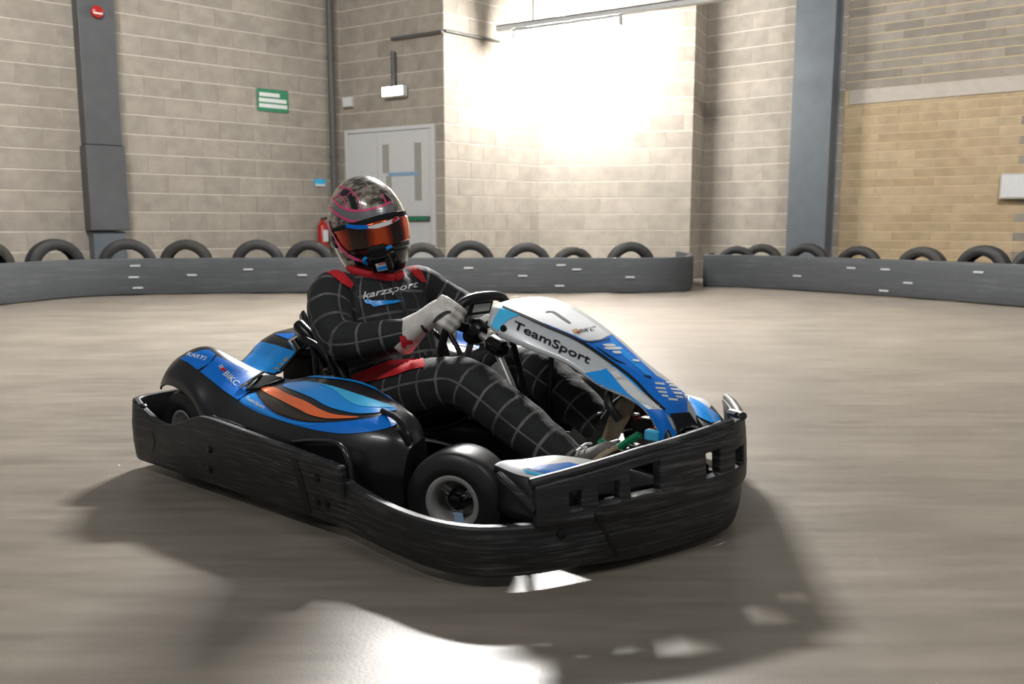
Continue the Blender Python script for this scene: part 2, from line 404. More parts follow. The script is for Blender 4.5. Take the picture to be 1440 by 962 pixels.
wf = Wall('wall_far_left', pA0-dl*3.2, pA0, M['mortar']); wf.blocks(M['block'])
dx0, dz0 = wd.at(491, 340); dx1, dz1 = wd.at(613, 178)
dz1 = 2.13+.06
wl.blocks(M['block']); wd.blocks(M['block'], skip=[(dx0, dx1, -1, dz1)]); wc.blocks(M['block']); wb.blocks(M['block']); we.blocks(M['block']); wr.blocks(M['block'], z0=0)
lx, lz1 = wi.at(1300, 118); lx, lz0 = wi.at(1300, 139)
tx = wi.at(1415, 250)[0]
wi.blocks(M['block_small'], ch=.12, bl=.48, z0=0, z1=lz0, pick=lambda a, z: M['block_tan'] if a < tx else M['block_small'])
wi.blocks(M['block_small'], ch=.12, bl=.48, z0=lz1, z1=5.0)
lin = box('lintel', 0.06, wi.L, -.02, 0, lz0, lz1, M['lintel'], wi.o, .004)
# steel columns
def column(name, wall, px0, px1, pyb, dep, mat, label):
    a = wall.at(px0, pyb)[0]; b = wall.at(px1, pyb)[0]
    r = empty(name, wall.A+wall.d*((a+b)/2)+wall.n*.01, math.atan2(wall.d.y, wall.d.x)); return r, (b-a)/2
r, hw = column('steel_column', wl, 117, 171, 300, 0, M['steel'], '')
tag(r, 'dark grey boxed steel column against the left block wall', 'column')
zj = wl.at(140, 207)[1]; zf = wl.at(140, 324)[1]
box('upper_casing', -hw*.92, hw*.92, -.26, -.02, zj+.006, 5.0, M['steel'], r, .01); box('lower_casing', -hw, hw, -.29, -.02, zf, zj, M['steel'], r, .01)
box('column_foot', -hw*.85, hw*.85, -.24, -.02, 0, zf-.015, M['steel_blue'], r, .01)
sx = .29
bc = atd(130, 17, (r.location-wl.n*(-.28)).y-.0)
s = empty('alarm_sounder', r.location+wl.n*.27+Vector((0, 0, bc.z)), r.rotation_euler.z); tag(s, 'small red wall alarm sounder high on the left steel column', 'alarm')
lathe('alarm_body', [(0, .07), (.035, .07), (.05, .05)], (0, -.0, 0), (0, -1, 0), M['red_paint'], s, 20); box('alarm_label', -.05, .05, -.056, -.05, -.03, -.012, M['white_print'], s)
r2, hw2 = column('steel_column', wr, 1118, 1172, 320, 0, M['steel_blue'], '')
tag(r2, 'tall blue-grey steel column beside the tan block panel', 'column')
for nm, y0, y1, x0, x1 in (('flange', -.34, -.31, -hw2, hw2), ('web', -.31, -.05, -hw2*.9, hw2*.9), ('rear_flange', -.05, -.02, -hw2, hw2)): box(nm, x0, x1, y0, y1, 0, 5.0, M['steel_blue'], r2, .006)

# door
dr_ = struct(empty('door_1', wd.A+wd.d*dx0, math.atan2(wd.d.y, wd.d.x))); DW = dx1-dx0; DH = dz1
fr = .055
for nm, a in (('door_frame', (0, fr, -.05, .0, 0, DH)), ('door_frame', (DW-fr, DW, -.05, .0, 0, DH)), ('door_frame', (fr, DW-fr, -.05, .0, DH-fr, DH))): box(nm, *a[:2], *a[2:4], *a[4:], M['white_paint'], dr_, .006)
mid = fr+(DW-2*fr)*.36
for k, (a, b) in enumerate(((fr+.004, mid-.003), (mid+.003, DW-fr-.004))):
    lf = box('door_leaf', a, b, -.03, -.001, .01, DH-fr-.005, M['white_paint'], dr_, .003)
    if k == 1:
        for q0, q1, z0, z1 in ((a+.10, a+.22, 1.55, 1.95), (b-.30, b-.18, 1.15, 1.95), (a+.16, a+.26, 1.15, 1.5)): box('vision_panel', q0, q1, -.034, -.030, z0, z1, M['glass_dark'], lf)
        box('door_notice', a+.2, b-.24, -.037, -.0345, 1.5, 1.55, M['notice'], lf)
        box('push_bar', a+.02, b-.03, -.075, -.032, .86, .93, M['steel'], lf, .01); box('push_bar_label', a+.2, b-.05, -.079, -.0755, .875, .915, M['green_sign'], lf)
    else:
        box('door_handle', b-.07, b-.03, -.06, -.031, .95, 1.1, M['chrome'], lf, .006)
# signs and fittings on the walls
def onwall(name, wall, px, py, label, c):
    a, z = wall.at(px, py); e = empty(name, wall.A+wall.d*a+wall.n*.012+Vector((0, 0, z)), math.atan2(wall.d.y, wall.d.x)); return tag(e, label, c)
s = onwall('safety_sign', wl, 383, 142, 'green and white safety sign high on the left block wall', 'sign')
box('sign_board', -.23, .23, -.012, 0, -.15, .15, M['green_sign'], s)
for i, (a, b, z) in enumerate(((-.2, .1, .075), (-.21, .2, 0), (-.21, .21, -.075))): box('sign_lettering', a, b, -.015, -.0125, z-.026, z+.026, M['white_print'], s)
s = onwall('exit_light', wd, 560, 130, 'glowing white emergency exit light above the white door', 'light')
box('exit_light_body', -.2, .2, -.12, -.02, -.075, .075, M['white_paint'], s, .02); box('exit_light_diffuser', -.18, .18, -.126, -.1205, -.055, .06, M['exit_lamp'], s)
tube('exit_light_stem', [(-.03, -.05, .06), (-.03, -.05, .55)], .035, M['conduit'], s)
s = onwall('conduit', wd, 592, 50, 'thin dark electrical conduit running along the wall above the exit light', 'conduit')
a0 = wd.at(553, 54)[0]-wd.at(592, 50)[0]
tube('pipe_run', [(a0, -.03, 0), (wd.L-wd.at(592, 50)[0]+.02, -.03, 0)], .022, M['conduit'], s)
q = wc.at(700, 55); P2 = wc.A+wc.d*q[0]+wc.n*.05
s2 = tag(tube('conduit', [(0, 0, 0), tuple(Vector((wc.A.x+wc.d.x*q[0], wc.A.y+wc.d.y*q[0], 0))-Vector((wc.A.x, wc.A.y, 0)))], .02, M['conduit'], None), 'thin dark electrical conduit on the bright wall right of the door corner', 'conduit'); s2.location = Vector((pC[0], pC[1], wc.at(640, 47)[1]))+wc.n*.04
s = onwall('downpipe', wl, 462, 120, 'grey vertical pipe in the corner left of the door', 'pipe'); zz = s.location.z
tube('pipe', [(0, -.075, -zz+.02), (0, -.075, 4.5-zz)], .05, M['conduit'], s, 14)
for z in (.6, 1.8, 3.2): lathe('pipe_bracket', [(-.02, .06), (.02, .06)], (0, -.075, z-zz), (0, 0, 1), M['steel'], s, 16)
s = onwall('junction_box', wd, 488, 145, 'small white junction box in the wall corner left of the door', 'box')
box('box_body', -.02, .15, -.07, 0, -.07, .07, M['white_paint'], s, .01); box('box_lid', -.01, .14, -.076, -.071, -.06, .06, M['white_print'], s, .002)
s = onwall('notice', wl, 452, 258, 'small blue and white notice on the wall behind the helmet', 'sign'); box('notice_board', -.12, .06, -.01, 0, -.045, .06, M['blue3'], s); box('notice_print', -.11, .05, -.012, -.0105, -.045, -.01, M['white_print'], s)
s = onwall('fire_extinguisher', wl, 452, 328, 'red fire extinguisher hung on the wall behind the helmet', 'extinguisher')
lathe('cylinder', [(-.3, .05), (-.29, .075), (.1, .075), (.15, .045), (.17, .025), (.2, .025)], (-.03, -.09, 0), (0, 0, 1), M['red_paint'], s, 24); tube('hose', [(-.03, -.09, .2), (.05, -.1, .22), (.08, -.1, .05), (.075, -.1, -.15)], .012, M['black'], s, 8, 14); box('valve_lever', -.06, .03, -.1, -.08, .2, .225, M['black'], s, .004); box('instruction_label', -.07, .01, -.171, -.166, -.12, .05, M['white_print'], s)
s = onwall('wall_box', wi, 1428, 262, 'pale grey box fixed to the wall at the right edge', 'box'); box('box_body', -.16, .2, -.1, 0, -.16, .16, M['lintel'], s, .01); box('box_door', -.14, .18, -.108, -.101, -.14, .14, M['white_paint'], s, .004)
# batten lamp
La, Lb = atd(726, 50, 12.2), atd(870, 32, 11.4); dL = (Lb-La).normalized()
s = empty('batten_light', (La+Lb)/2, math.atan2(dL.y, dL.x)); tag(s, 'bright fluorescent batten light hanging before the back wall', 'light'); hl = (Lb-La).length/2
tube('lamp_tube', [(-hl, 0, 0), (hl, 0, 0)], .035, M['tube_lamp'], s, 14)
box('lamp_housing', -hl-.04, hl+.04, -.04, .04, .045, .085, M['white_paint'], s, .008)
for sg in (-1, 1): box('lamp_holder', sg*(hl+.025)-.02, sg*(hl+.025)+.02, -.035, .035, -.035, .05, M['white_paint'], s, .006)
s2 = empty('cable_trunking', s.location+Vector((0, 0, .09)), s.rotation_euler.z); tag(s2, 'long pale cable trunking carrying the bright batten light', 'trunking')
box('trunking_channel', -hl-.3, hl+3.4, -.05, .05, 0, .06, M['white_paint'], s2, .006); box('trunking_lid', -hl-.3, hl+3.4, -.055, .055, .061, .075, M['steel_blue'], s2, .004)
tube('hanger_rod', [(-.5, 0, .07), (-.5, 0, 1.3)], .008, M['steel'], s2, 8); tube('hanger_rod', [(2.4, 0, .07), (2.4, 0, 1.3)], .008, M['steel'], s2, 8)

# ------------------------------------------------------------------ barriers and tyres
def barrier(name, P, label, bolts):
    P = arc_cat([(p.x, p.y, 0) for p in P], 90); T = np.gradient(P, axis=0); T /= np.linalg.norm(T, axis=1)[:, None]; N = np.stack([T[:, 1], -T[:, 0], T[:, 2]], 1)
    org = Vector(P[len(P)//2]); zs = [.012, .03, .15, .28, .40, .425]; bl = [0, .006, .010, .010, .006, 0]
    O = np.array([[P[i]-np.array(org)+N[i]*b+np.array([0, 0, z]) for z, b in zip(zs, bl)] for i in range(len(P))]); I = np.array([[P[i]-np.array(org)-N[i]*.06+np.array([0, 0, z]) for z in zs] for i in range(len(P))])
    r = empty(name, org); tag(r, label, 'barrier')
    o = mk('barrier_wall', *shell(O, I, np.ones((len(P)-1, len(zs)-1))), M['barrier'], r); bevel(o, .006)
    bvh = world_bvh([o]); bpy.context.view_layer.update()
    for x, y in bolts:
        d = ray(x, y).normalized(); h = bvh.ray_cast(CAM, d)
        if h[0] is None: continue
        c = h[0]-org; nn = h[1] if h[1].dot(d) < 0 else -h[1]; t = nn.cross(Vector((0, 0, 1))).normalized()
        obox('fixing_plate', c+nn*.004, t*.055, Vector((0, 0, .011)), nn*.004, M['barrier_bolt'], r, .002)
    return o, P
Lp = [atz(x, y, 0) for x, y in ((0, 430), (95, 420), (190, 415.5), (330, 413.5), (520, 413), (720, 413), (880, 413), (940, 412), (968, 409))]
Lp = [Lp[0]+(Lp[0]-Lp[1])*2.6]+Lp+[atz(972, 401, 0), atz(955, 395, 0)]
lb, LP = barrier('track_barrier', Lp, 'long dark grey plastic barrier wall left of the gap', [(190, 374), (188, 390), (194, 405), (270, 387), (349, 379), (425, 387), (659, 377), (735, 388), (789, 373), (811, 379), (787, 402), (886, 390)])
Rp = [atz(x, y, 0) for x, y in ((998, 398), (990, 400), (991, 403.5), (1010, 404.5), (1060, 406), (1150, 411), (1300, 421.5), (1440, 433))]
Rp = Rp+[Rp[-1]+(Rp[-1]-Rp[-2])*1.2]
rb, RP = barrier('track_barrier', Rp, 'dark grey plastic barrier wall on the right below the column', [(1121, 388), (1197, 377), (1245, 379), (1277, 398), (1243, 409), (1376, 383)])
TY = {}
def tyre(px, ytop, path, back, yaw, mat, label, wd=.17, k=0):
    T_ = np.gradient(path, axis=0); T_ /= np.linalg.norm(T_, axis=1)[:, None]; Cc = path+np.stack([-T_[:, 1], T_[:, 0], T_[:, 2]], 1)*back
    lo, hi = (0, .86) if path is LP else (.2, 1.01); m = len(path)
    i = min(range(int(lo*m), min(m, int(hi*m))), key=lambda i: abs(720+F*Cc[i][0]/Cc[i][1]-px)); c = Cc[i]; T = T_[i]
    dep = c[1]; zt = atd(px, ytop, dep).z; R = zt/2; r_in = R*.62
    pr = [(-.5*wd*.8, r_in), (-.5*wd, r_in+.03), (-.52*wd, (R+r_in)/2), (-.47*wd, R-.03), (-.36*wd, R-.006), (-.12*wd, R), (-.11*wd, R-.01), (-.07*wd, R-.01), (-.06*wd, R), (.06*wd, R), (.07*wd, R-.01), (.11*wd, R-.01), (.12*wd, R), (.36*wd, R-.006), (.47*wd, R-.03), (.52*wd, (R+r_in)/2), (.5*wd, r_in+.03), (.5*wd*.8, r_in), (.3*wd, r_in+.06), (-.3*wd, r_in+.06)]
    o = lathe('tyre', pr, (0, 0, 0), (0, 1, 0), mat, None, 40, True)
    o.location = (c[0], c[1], R+.002); o.rotation_euler = (0, 0, math.atan2(T[1], T[0])+yaw); tag(o, label, 'tyre', 'tyres standing behind the track barriers')
ORD = ['first', 'second', 'third', 'fourth', 'fifth', 'sixth', 'seventh', 'eighth', 'ninth', 'tenth', 'eleventh', 'twelfth']
for i, (px, yt, yaw) in enumerate(((-14, 340, .1), (83, 336, .03), (175, 336, .03), (271, 337, -.05), (357, 337, .1), (435, 338, 0), (590, 341, .0), (661, 338, .05), (735, 341, 0), (813, 347, .2), (878, 340, .05))):
    tyre(px, yt, LP, .24+(.2 if i % 2 else 0), yaw, M['tyre'] if i % 3 else M['tyre2'], 'upright black tyre, %s from the left edge behind the left barrier' % ORD[i])
for i, (px, yt, yaw) in enumerate(((1019, 346, 0), (1073, 343, .1), (1131, 342, .1), (1209, 346, .15), (1293, 347, .05), (1378, 345, 0), (1462, 345, .1))):
    tyre(px, yt, RP, .26+(.22 if i % 2 else 0), yaw, M['tyre2'] if i % 3 == 1 else M['tyre'], 'upright black tyre, %s from the gap behind the right barrier' % ORD[i])

# ------------------------------------------------------------------ the kart (local axes: x forward, -y to the driver's right)
kart = empty('go_kart', ORG, ANG); tag(kart, 'blue and black rental go-kart with scuffed wraparound bumper, cornering on the floor', 'go-kart')
bpy.context.view_layer.update()
def L(u, v, z): return Vector((u, -v, z))
def Ls(P): return [L(*p) for p in P]
def kp(px, py, v): return L(*kv(px, py, v))
def ribbon(name, P, thick, mat, levels=(0, .06, .3, .6, .94, 1), lean=0, bulge=.008, n=90, mask=None, flip=False, mirror=False):
    """P rows: u, v, z bottom, z top.  outward = right of travel"""
    Q = arc_cat(P, n) if n else np.asarray(P, float); T = np.gradient(Q[:, :2], axis=0); T /= np.linalg.norm(T, axis=1)[:, None]; N = np.stack([-T[:, 1], T[:, 0]], 1)
    sg = 1 if mirror else -1
    def pt(i, t, off):
        z = Q[i, 2]+(Q[i, 3]-Q[i, 2])*t; d = off+bulge*math.sin(PI*t)*(1 if off > -.001 else .6)+lean*(t-1)*(1 if n != 110 else min(1, max(0, (Q[i, 0]+.2)/1.1)))
        return (Q[i, 0]+N[i, 0]*d, sg*(Q[i, 1]+N[i, 1]*d), z)
    O = np.array([[pt(i, t, 0) for t in levels] for i in range(len(Q))]); I = np.array([[pt(i, t, -thick) for t in levels] for i in range(len(Q))])
    mk_ = mask(Q, levels) if mask else np.ones((len(Q)-1, len(levels)-1))
    o = mk(name, *shell(O, I, mk_), mat, kart); bevel(o, .006, 2, 45); return o
side = [(-.2, .2, .06, .23), (-.203, .45, .05, .244), (-.2, .62, .045, .244), (-.182, .685, .042, .243), (-.13, .714, .04, .243), (-.06, .717, .04, .215), (.02, .718, .04, .194), (.10, .719, .04, .194), (.18, .72, .04, .218), (.26, .721, .04, .245), (.33, .722, .04, .251), (.5, .723, .04, .244), (.7, .724, .04, .234), (.86, .722, .04, .224), (.945, .72, .04, .217)]
for mir in (False, True): ribbon('side_bumper', side, .024, M['bumper'], lean=.04, mirror=mir, n=110)
half = [(.74, .684, .04, .2), (.86, .690, .038, .19), (.98, .703, .036, .166), (1.12, .718, .034, .153), (1.26, .718, .03, .15), (1.37, .685, .028, .15), (1.455, .60, .028, .15), (1.52, .48, .028, .15), (1.58, .35, .022, .15), (1.63, .2, .022, .15), (1.66, .08, .025, .15)]
full = half+[(1.668, .02, .026, .15), (1.658, -.04, .026, .15), (1.632, -.11, .024, .15), (1.578, -.21, .022, .15), (1.50, -.345, .022, .15), (1.425, -.48, .03, .15), (1.36, -.59, .034, .15), (1.28, -.67, .034, .15), (1.18, -.712, .034, .15), (1.08, -.715, .034, .155)]+[(u, -v, a, b) for u, v, a, b in half[2::-1]]
ribbon('front_bumper', full, .028, M['bumper'], lean=.012, n=150)
HO = [(.515, .487, .68), (.447, .398, .68), (.367, .287, .82), (.142, .09, .72), (.03, -.03, .6)]
HO = HO+[(-b, -a, c) for a, b, c in HO[:-1]]
fv = np.array([(v, u) for u, v, a, b in full])[::-1]
fv = fv[np.abs(fv[:, 0]) < .61]; fv = fv[np.argsort(fv[:, 0])]
vv = sorted(set(np.round(np.r_[np.linspace(-.585, .585, 61), [x for h in HO for x in h[:2]]], 4)))[::-1]
vv = [vv[0]]+[b for a, b in zip(vv, vv[1:]) if a-b > .004]
ud = cat(fv, 400)
def nose_u(v): return float(np.interp(v, ud[:, 0], ud[:, 1]))
def nose_t(v): return float(np.interp(abs(v), [0, .1, .2, .34, .45, .585], [.318, .303, .293, .28, .262, .24]))
NP = [(nose_u(v)+.004, v, .146, nose_t(v)) for v in vv]
def nmask(Q, lv):
    m = np.ones((len(Q)-1, len(lv)-1))
    for i in range(len(Q)-1):
        c = (Q[i, 1]+Q[i+1, 1])/2
        for a, b, t in HO:
            if b < c < a:
                for j in range(len(lv)-1):
                    if .3 <= (lv[j]+lv[j+1])/2 <= t: m[i][j] = 0
    return m
ribbon('nose_bumper', NP, .03, M['bumper'], levels=(0, .06, .3, .6, .68, .72, .82, .94, 1), lean=-.01, bulge=.004, n=0, mask=nmask)
# top rail of the nose bumper, and the seam straps and bolts on the bumper
for mir in (1, -1):
    tube('bumper_rail', Ls([(nose_u(v*mir)-.012, v*mir, nose_t(v*mir)+.004) for v in np.linspace(.585, .06, 26)]), .0125, M['bumper'], kart, 10)
    tube('bumper_loop', Ls([(nose_u(v*mir)-.035+.02*k, v*mir, .297+.012*k) for k, v in enumerate((.16, .10, .04))]), .011, M['bumper'], kart, 8, 10)
bv_b = world_bvh([o for o in kart.children if o.name.split('.')[0] in ('side_bumper', 'front_bumper', 'nose_bumper')])
def bolt(px, py, r=.012, mat=None):
    d = ray(px, py).normalized(); h = bv_b.ray_cast(CAM, d); nn = h[1] if h[1].dot(d) < 0 else -h[1]; inv = kart.matrix_world.inverted()
    lathe('bolt', [(0, r), (.003, r), (.005, r*.7)], inv @ h[0], inv.to_3x3() @ nn, mat or M['tube'], kart, 12)
for p in ((201, 571), (295, 632), (295, 660), (446, 706), (459, 709), (445, 672), (790, 751), (845, 730)): bolt(*p)
decal('bumper_hole', [(212+5.5*math.cos(q), 622+14*math.sin(q)) for q in np.linspace(0, 2*PI, 20, endpoint=False)], bv_b, M['black'], kart, .0015)
stroke('bumper_joint', [(836, 722), (846, 738), (858, 762), (868, 782)], 5, bv_b, M['black'], kart, .0015)
stroke('bumper_joint', [(413, 645), (420, 668), (428, 696), (434, 722)], 8, bv_b, M['black'], kart, .0015)

# side pods: one moulding from the rear wheel arch to behind the front wheel
ST = [(-.10, [(.40, .26), (.42, .288), (.52, .298), (.60, .296), (.63, .288), (.637, .272)]),
      (-.075, [(.385, .265), (.41, .322), (.52, .356), (.60, .343), (.64, .31), (.648, .284)]),
      (-.015, [(.375, .26), (.405, .322), (.52, .403), (.60, .392), (.65, .35), (.66, .30)]),
      (.06, [(.365, .26), (.395, .318), (.52, .413), (.60, .397), (.655, .35), (.665, .30)]),
      (.15, [(.355, .25), (.385, .312), (.51, .378), (.60, .358), (.66, .315), (.668, .272)]),
      (.22, [(.345, .16), (.375, .302), (.49, .330), (.60, .312), (.663, .262), (.67, .205)]),
      (.30, [(.335, .1), (.36, .300), (.47, .312), (.60, .288), (.663, .215), (.665, .11)]),
      (.42, [(.325, .09), (.352, .318), (.46, .336), (.60, .29), (.662, .21), (.664, .09)]),
      (.55, [(.325, .09), (.355, .330), (.47, .348), (.61, .293), (.664, .21), (.666, .08)]),
      (.70, [(.335, .09), (.37, .322), (.48, .337), (.605, .289), (.66, .205), (.662, .075)]),
      (.84, [(.36, .09), (.40, .296), (.485, .31), (.58, .282), (.632, .195), (.634, .075)]),
      (.94, [(.40, .09), (.432, .274), (.49, .28), (.55, .258), (.582, .18), (.585, .075)]),
      (.985, [(.44, .09), (.458, .235), (.49, .24), (.52, .222), (.54, .16), (.542, .08)])]
NET = np.array([[(u, v, z) for v, z in s_] for u, s_ in ST])
def dense(net, nu, nv):
    a = np.stack([cat(net[:, j], nu) for j in range(net.shape[1])], 1); return np.stack([cat(a[i], nv) for i in range(nu)], 0)
def pod(sg):
    D = dense(NET, 80, 36); nu, nv = D.shape[:2]
    # resample u evenly
    v = [(p[0], -sg*p[1], p[2]) for p in D.reshape(-1, 3)]; f = gridf(nu, nv)
    c0 = len(v); v.append(tuple(np.mean(np.array(v[-nv:]), 0))); f += [((nu-1)*nv+j, (nu-1)*nv+j+1, c0) for j in range(nv-1)]
    o = mk('side_pod', v, f, M['pod'], kart); solid(o, .006, -1); return o
podR = pod(1); podL = pod(-1)
bvP = world_bvh([podR])
zA = lambda P: [(330+x/4.372, 500+y/4.372) for x, y in P]
zB = lambda P: [(220+x/6.014, 460+y/6.014) for x, y in P]
def pd(name, P, mat, off=.002, sm=4): return decal(name, P, bvP, mat, podR, off, sm, mirror=podL)
pd('vinyl_leaf', zA([(295, 185), (420, 160), (480, 165), (590, 195), (720, 228), (860, 278), (1000, 330), (930, 346), (850, 356), (750, 358), (650, 340), (560, 310), (490, 270), (400, 230)]), M['blue2'])
pd('vinyl_leaf_light', zA([(480, 167), (600, 192), (760, 243), (900, 290), (985, 322), (900, 321), (780, 315), (700, 285), (630, 228), (560, 190)]), M['blue3'], .003)
pd('vinyl_stripe', zA([(162, 210), (240, 197), (330, 240), (440, 285), (530, 335), (620, 365), (765, 380), (690, 388), (560, 388), (460, 365), (400, 335), (280, 275)]), M['orange'])
pd('vinyl_smoke', zA([(150, 240), (230, 280), (320, 320), (420, 365), (520, 395), (560, 408), (430, 402), (310, 370), (220, 325)]), M['brown'])
pd('vinyl_sweep', zA([(30, 280), (120, 232), (150, 262), (210, 330), (300, 380), (420, 410), (560, 415), (700, 405), (850, 385), (965, 362), (1000, 420), (900, 458), (760, 478), (640, 480), (500, 460), (380, 430), (250, 390), (120, 340)]), M['blue'])
pd('vinyl_sweep_light', zA([(40, 280), (118, 240), (150, 275), (215, 345), (300, 392), (420, 420), (520, 428), (420, 428), (300, 402), (200, 362), (120, 325)]), M['blue2'], .003)
pd('vinyl_rim', zA([(415, 132), (480, 118), (520, 126), (640, 140), (770, 163), (900, 218), (1020, 283), (1120, 330), (1185, 388), (1180, 412), (1150, 408), (1060, 338), (960, 272), (860, 210), (720, 162), (560, 142)]), M['blue2'])
pd('vinyl_fender', zB([(200, 270), (300, 225), (400, 194), (450, 197), (500, 232), (450, 310), (350, 365), (270, 305)]), M['blue'], sm=0)
pd('vinyl_panel', zB([(510, 248), (600, 287), (700, 337), (790, 380), (885, 392), (825, 450), (755, 510), (790, 545), (690, 620), (570, 540), (460, 450), (370, 380), (455, 310)]), M['blue'], sm=0)
textdecal('lettering', 'KARTS', (262.5, 500.5), (289, 508), (3.2, -5), bvP, M['white'], podR)
textdecal('lettering', 'BIKC', (313, 527), (331.5, 544.5), (6.5, -5.5), bvP, M['white'], podR, shear=.1)
textdecal('lettering', 'TeamSport', (346, 562), (372, 576), (2.5, -4.2), bvP, M['white'], podR)
decal('emblem', zB([(530, 352), (548, 335), (572, 352), (598, 372), (568, 378), (550, 375)]), bvP, M['red_print'], podR, .003)
for dx, dy in ((0, 0), (18, -8), (8, 12), (26, 6)): decal('emblem_check', zB([(525+dx, 335+dy), (537+dx, 330+dy), (542+dx, 339+dy), (530+dx, 344+dy)]), bvP, M['white'], podR, .0036)
# carry handle recess between fender and pod, side intake, bracket
def slot(name, pts, v, mat, par, r=.006): return tube(name, [kp(x, y, v) for x, y in pts], r, mat, par, 8, 16)
decal('handle_recess', [(350, 549), (366, 529), (384, 529), (400, 532), (398, 538), (376, 545)], bvP, M['tray'], podR, .004)
def surf(x, y, b, lift):
    d = ray(x, y).normalized(); h = b.ray_cast(CAM, d); nn = h[1] if h[1].dot(d) < 0 else -h[1]; return kart.matrix_world.inverted() @ (h[0]+nn*lift)
tube('handle', [surf(x, y, bvP, l_) for x, y, l_ in ((337, 548, .006), (350, 544, .016), (362, 535, .018), (369, 526, .008))], .006, M['chrome'], kart, 8, 14)
tube('handle_rim', [surf(x, y, bvP, .006) for x, y in ((346, 551), (362, 548), (380, 543), (400, 536))], .005, M['tube'], kart, 8, 12)
bpy.context.view_layer.update()
for sg, pv in ((1, podR), (-1, podL)):
    fp = [kp(x, y, .668) for x, y in ((412, 622), (440, 620), (470, 622), (484, 634), (491, 655), (495, 690))]
    fp = fp if sg > 0 else [Vector((p.x, -p.y, p.z)) for p in fp]
    tube('intake_frame', fp, [.006]*8+list(np.linspace(.007, .014, 8)), M['pod'], kart, 10, 16)
    ip = [kp(x, y, .664) for x, y in ((425, 628), (470, 628), (480, 660), (440, 650))]; ip = ip if sg > 0 else [Vector((p.x, -p.y, p.z)) for p in ip]
    mk('intake', [p+Vector((0, d*sg, 0)) for d in (0, .02) for p in ip], [(0, 1, 2, 3), (7, 6, 5, 4), (0, 4, 5, 1), (1, 5, 6, 2), (2, 6, 7, 3), (3, 7, 4, 0)], M['tray'], kart, smooth=False)
    tube('pod_bracket', Ls([(.25, .66*sg, .235), (.32, .69*sg, .238), (.40, .69*sg, .236), (.46, .67*sg, .225)]), [.010, .013, .013, .009], M['pod'], kart, 8)
    tube('pod_nose_loop', Ls([(.86, .50*sg, .312), (.93, .51*sg, .302), (.975, .515*sg, .272), (.985, .515*sg, .245)]), .008, M['tube'], kart, 8, 12)
# rear centre cover
vvv = np.linspace(-.40, .40, 49)
def cz(v): return float(np.interp(abs(v), [0, .1, .17, .22, .28, .34, .40], [.43, .43, .422, .40, .35, .312, .30]))
CU = [(-.185, -.10), (-.16, -.03), (-.10, 0), (0, 0), (.06, -.005), (.10, -.03)]
cov = np.array([[(u, -v, max(.2, cz(v)*(1)+dz*(1 if abs(v) < .3 else .7))) for v in vvv] for u, dz in [(x[0], x[1]) for x in cat(CU, 24)]])
rc = mk('rear_cover', cov.reshape(-1, 3), gridf(24, 49), M['pod'], kart); solid(rc, .006)
bvR = world_bvh([rc])
decal('vinyl_cover', zB([(880, 125), (1000, 150), (1180, 212), (1110, 290), (1040, 360), (1060, 398), (1000, 395), (800, 365), (690, 310), (760, 240)]), bvR, M['blue2'], rc)
decal('vinyl_cover_top', zB([(1000, 62), (1165, 52), (1170, 78), (1120, 108)]), bvR, M['blue'], rc)
for T in (((1065, 290), (1108, 255), (1106, 292)), ((1028, 325), (1075, 302), (1070, 330)), ((985, 358), (1035, 340), (1028, 366))): decal('warning_triangle', zB(T), bvR, M['gold'], rc, .003)

# chassis, floor tray, axle, wheels
tp = [(.3, .42), (1.3, .42)]+[(nose_u(v)-.05, v) for v in np.linspace(.42, -.42, 17)]+[(1.3, -.42), (.3, -.42)]
mk('floor_tray', [L(u, v, z) for z in (.028, .036) for u, v in tp], [tuple(range(len(tp))), tuple(range(len(tp), 2*len(tp)))]+[(k, (k+1) % len(tp), len(tp)+(k+1) % len(tp), len(tp)+k) for k in range(len(tp))], M['tray'], kart, smooth=False)
for sg in (1, -1):
    tube('chassis_rail', Ls([(-.1, .30*sg, .08), (.3, .33*sg, .075), (.8, .36*sg, .075), (1.05, .30*sg, .085), (1.3, .28*sg, .085), (1.45, .26*sg, .09)]), .015, M['tube'], kart, 10, 24)
    tube('side_bar', Ls([(.25, .34*sg, .09), (.3, .62*sg, .1), (.8, .62*sg, .1), (.9, .36*sg, .09)]), .011, M['chrome'], kart, 8, 20)
    tube('front_bar', Ls([(1.2, .29*sg, .1), (1.42-(.14 if sg < 0 else 0), .52*sg, .12), (1.5-(.14 if sg < 0 else 0), .42*sg, .14)]), .010, M['tube'], kart, 8, 12)
    tube('tie_rod', Ls([(1.02, .06*sg, .12), (1.10, .40*sg, .13)]), .006, M['chrome'], kart, 8)
    tube('bumper_strut', [kp(702, 668, .53), kp(728, 693, .555), kp(755, 720, .58)] if sg > 0 else [Vector((p.x-.12, -p.y*.9, p.z)) for p in (kp(702, 668, .53), kp(728, 693, .555), kp(755, 720, .58))], .010, M['bumper'], kart, 8)
tube('rear_axle', Ls([(0, -.5, .14), (0, .5, .14)]), .02, M['chrome'], kart, 14)
obox('battery_box', L(.02, -.02, .22), (.09, 0, 0), (0, .2, 0), (0, 0, .13), M['black'], kart, .015)
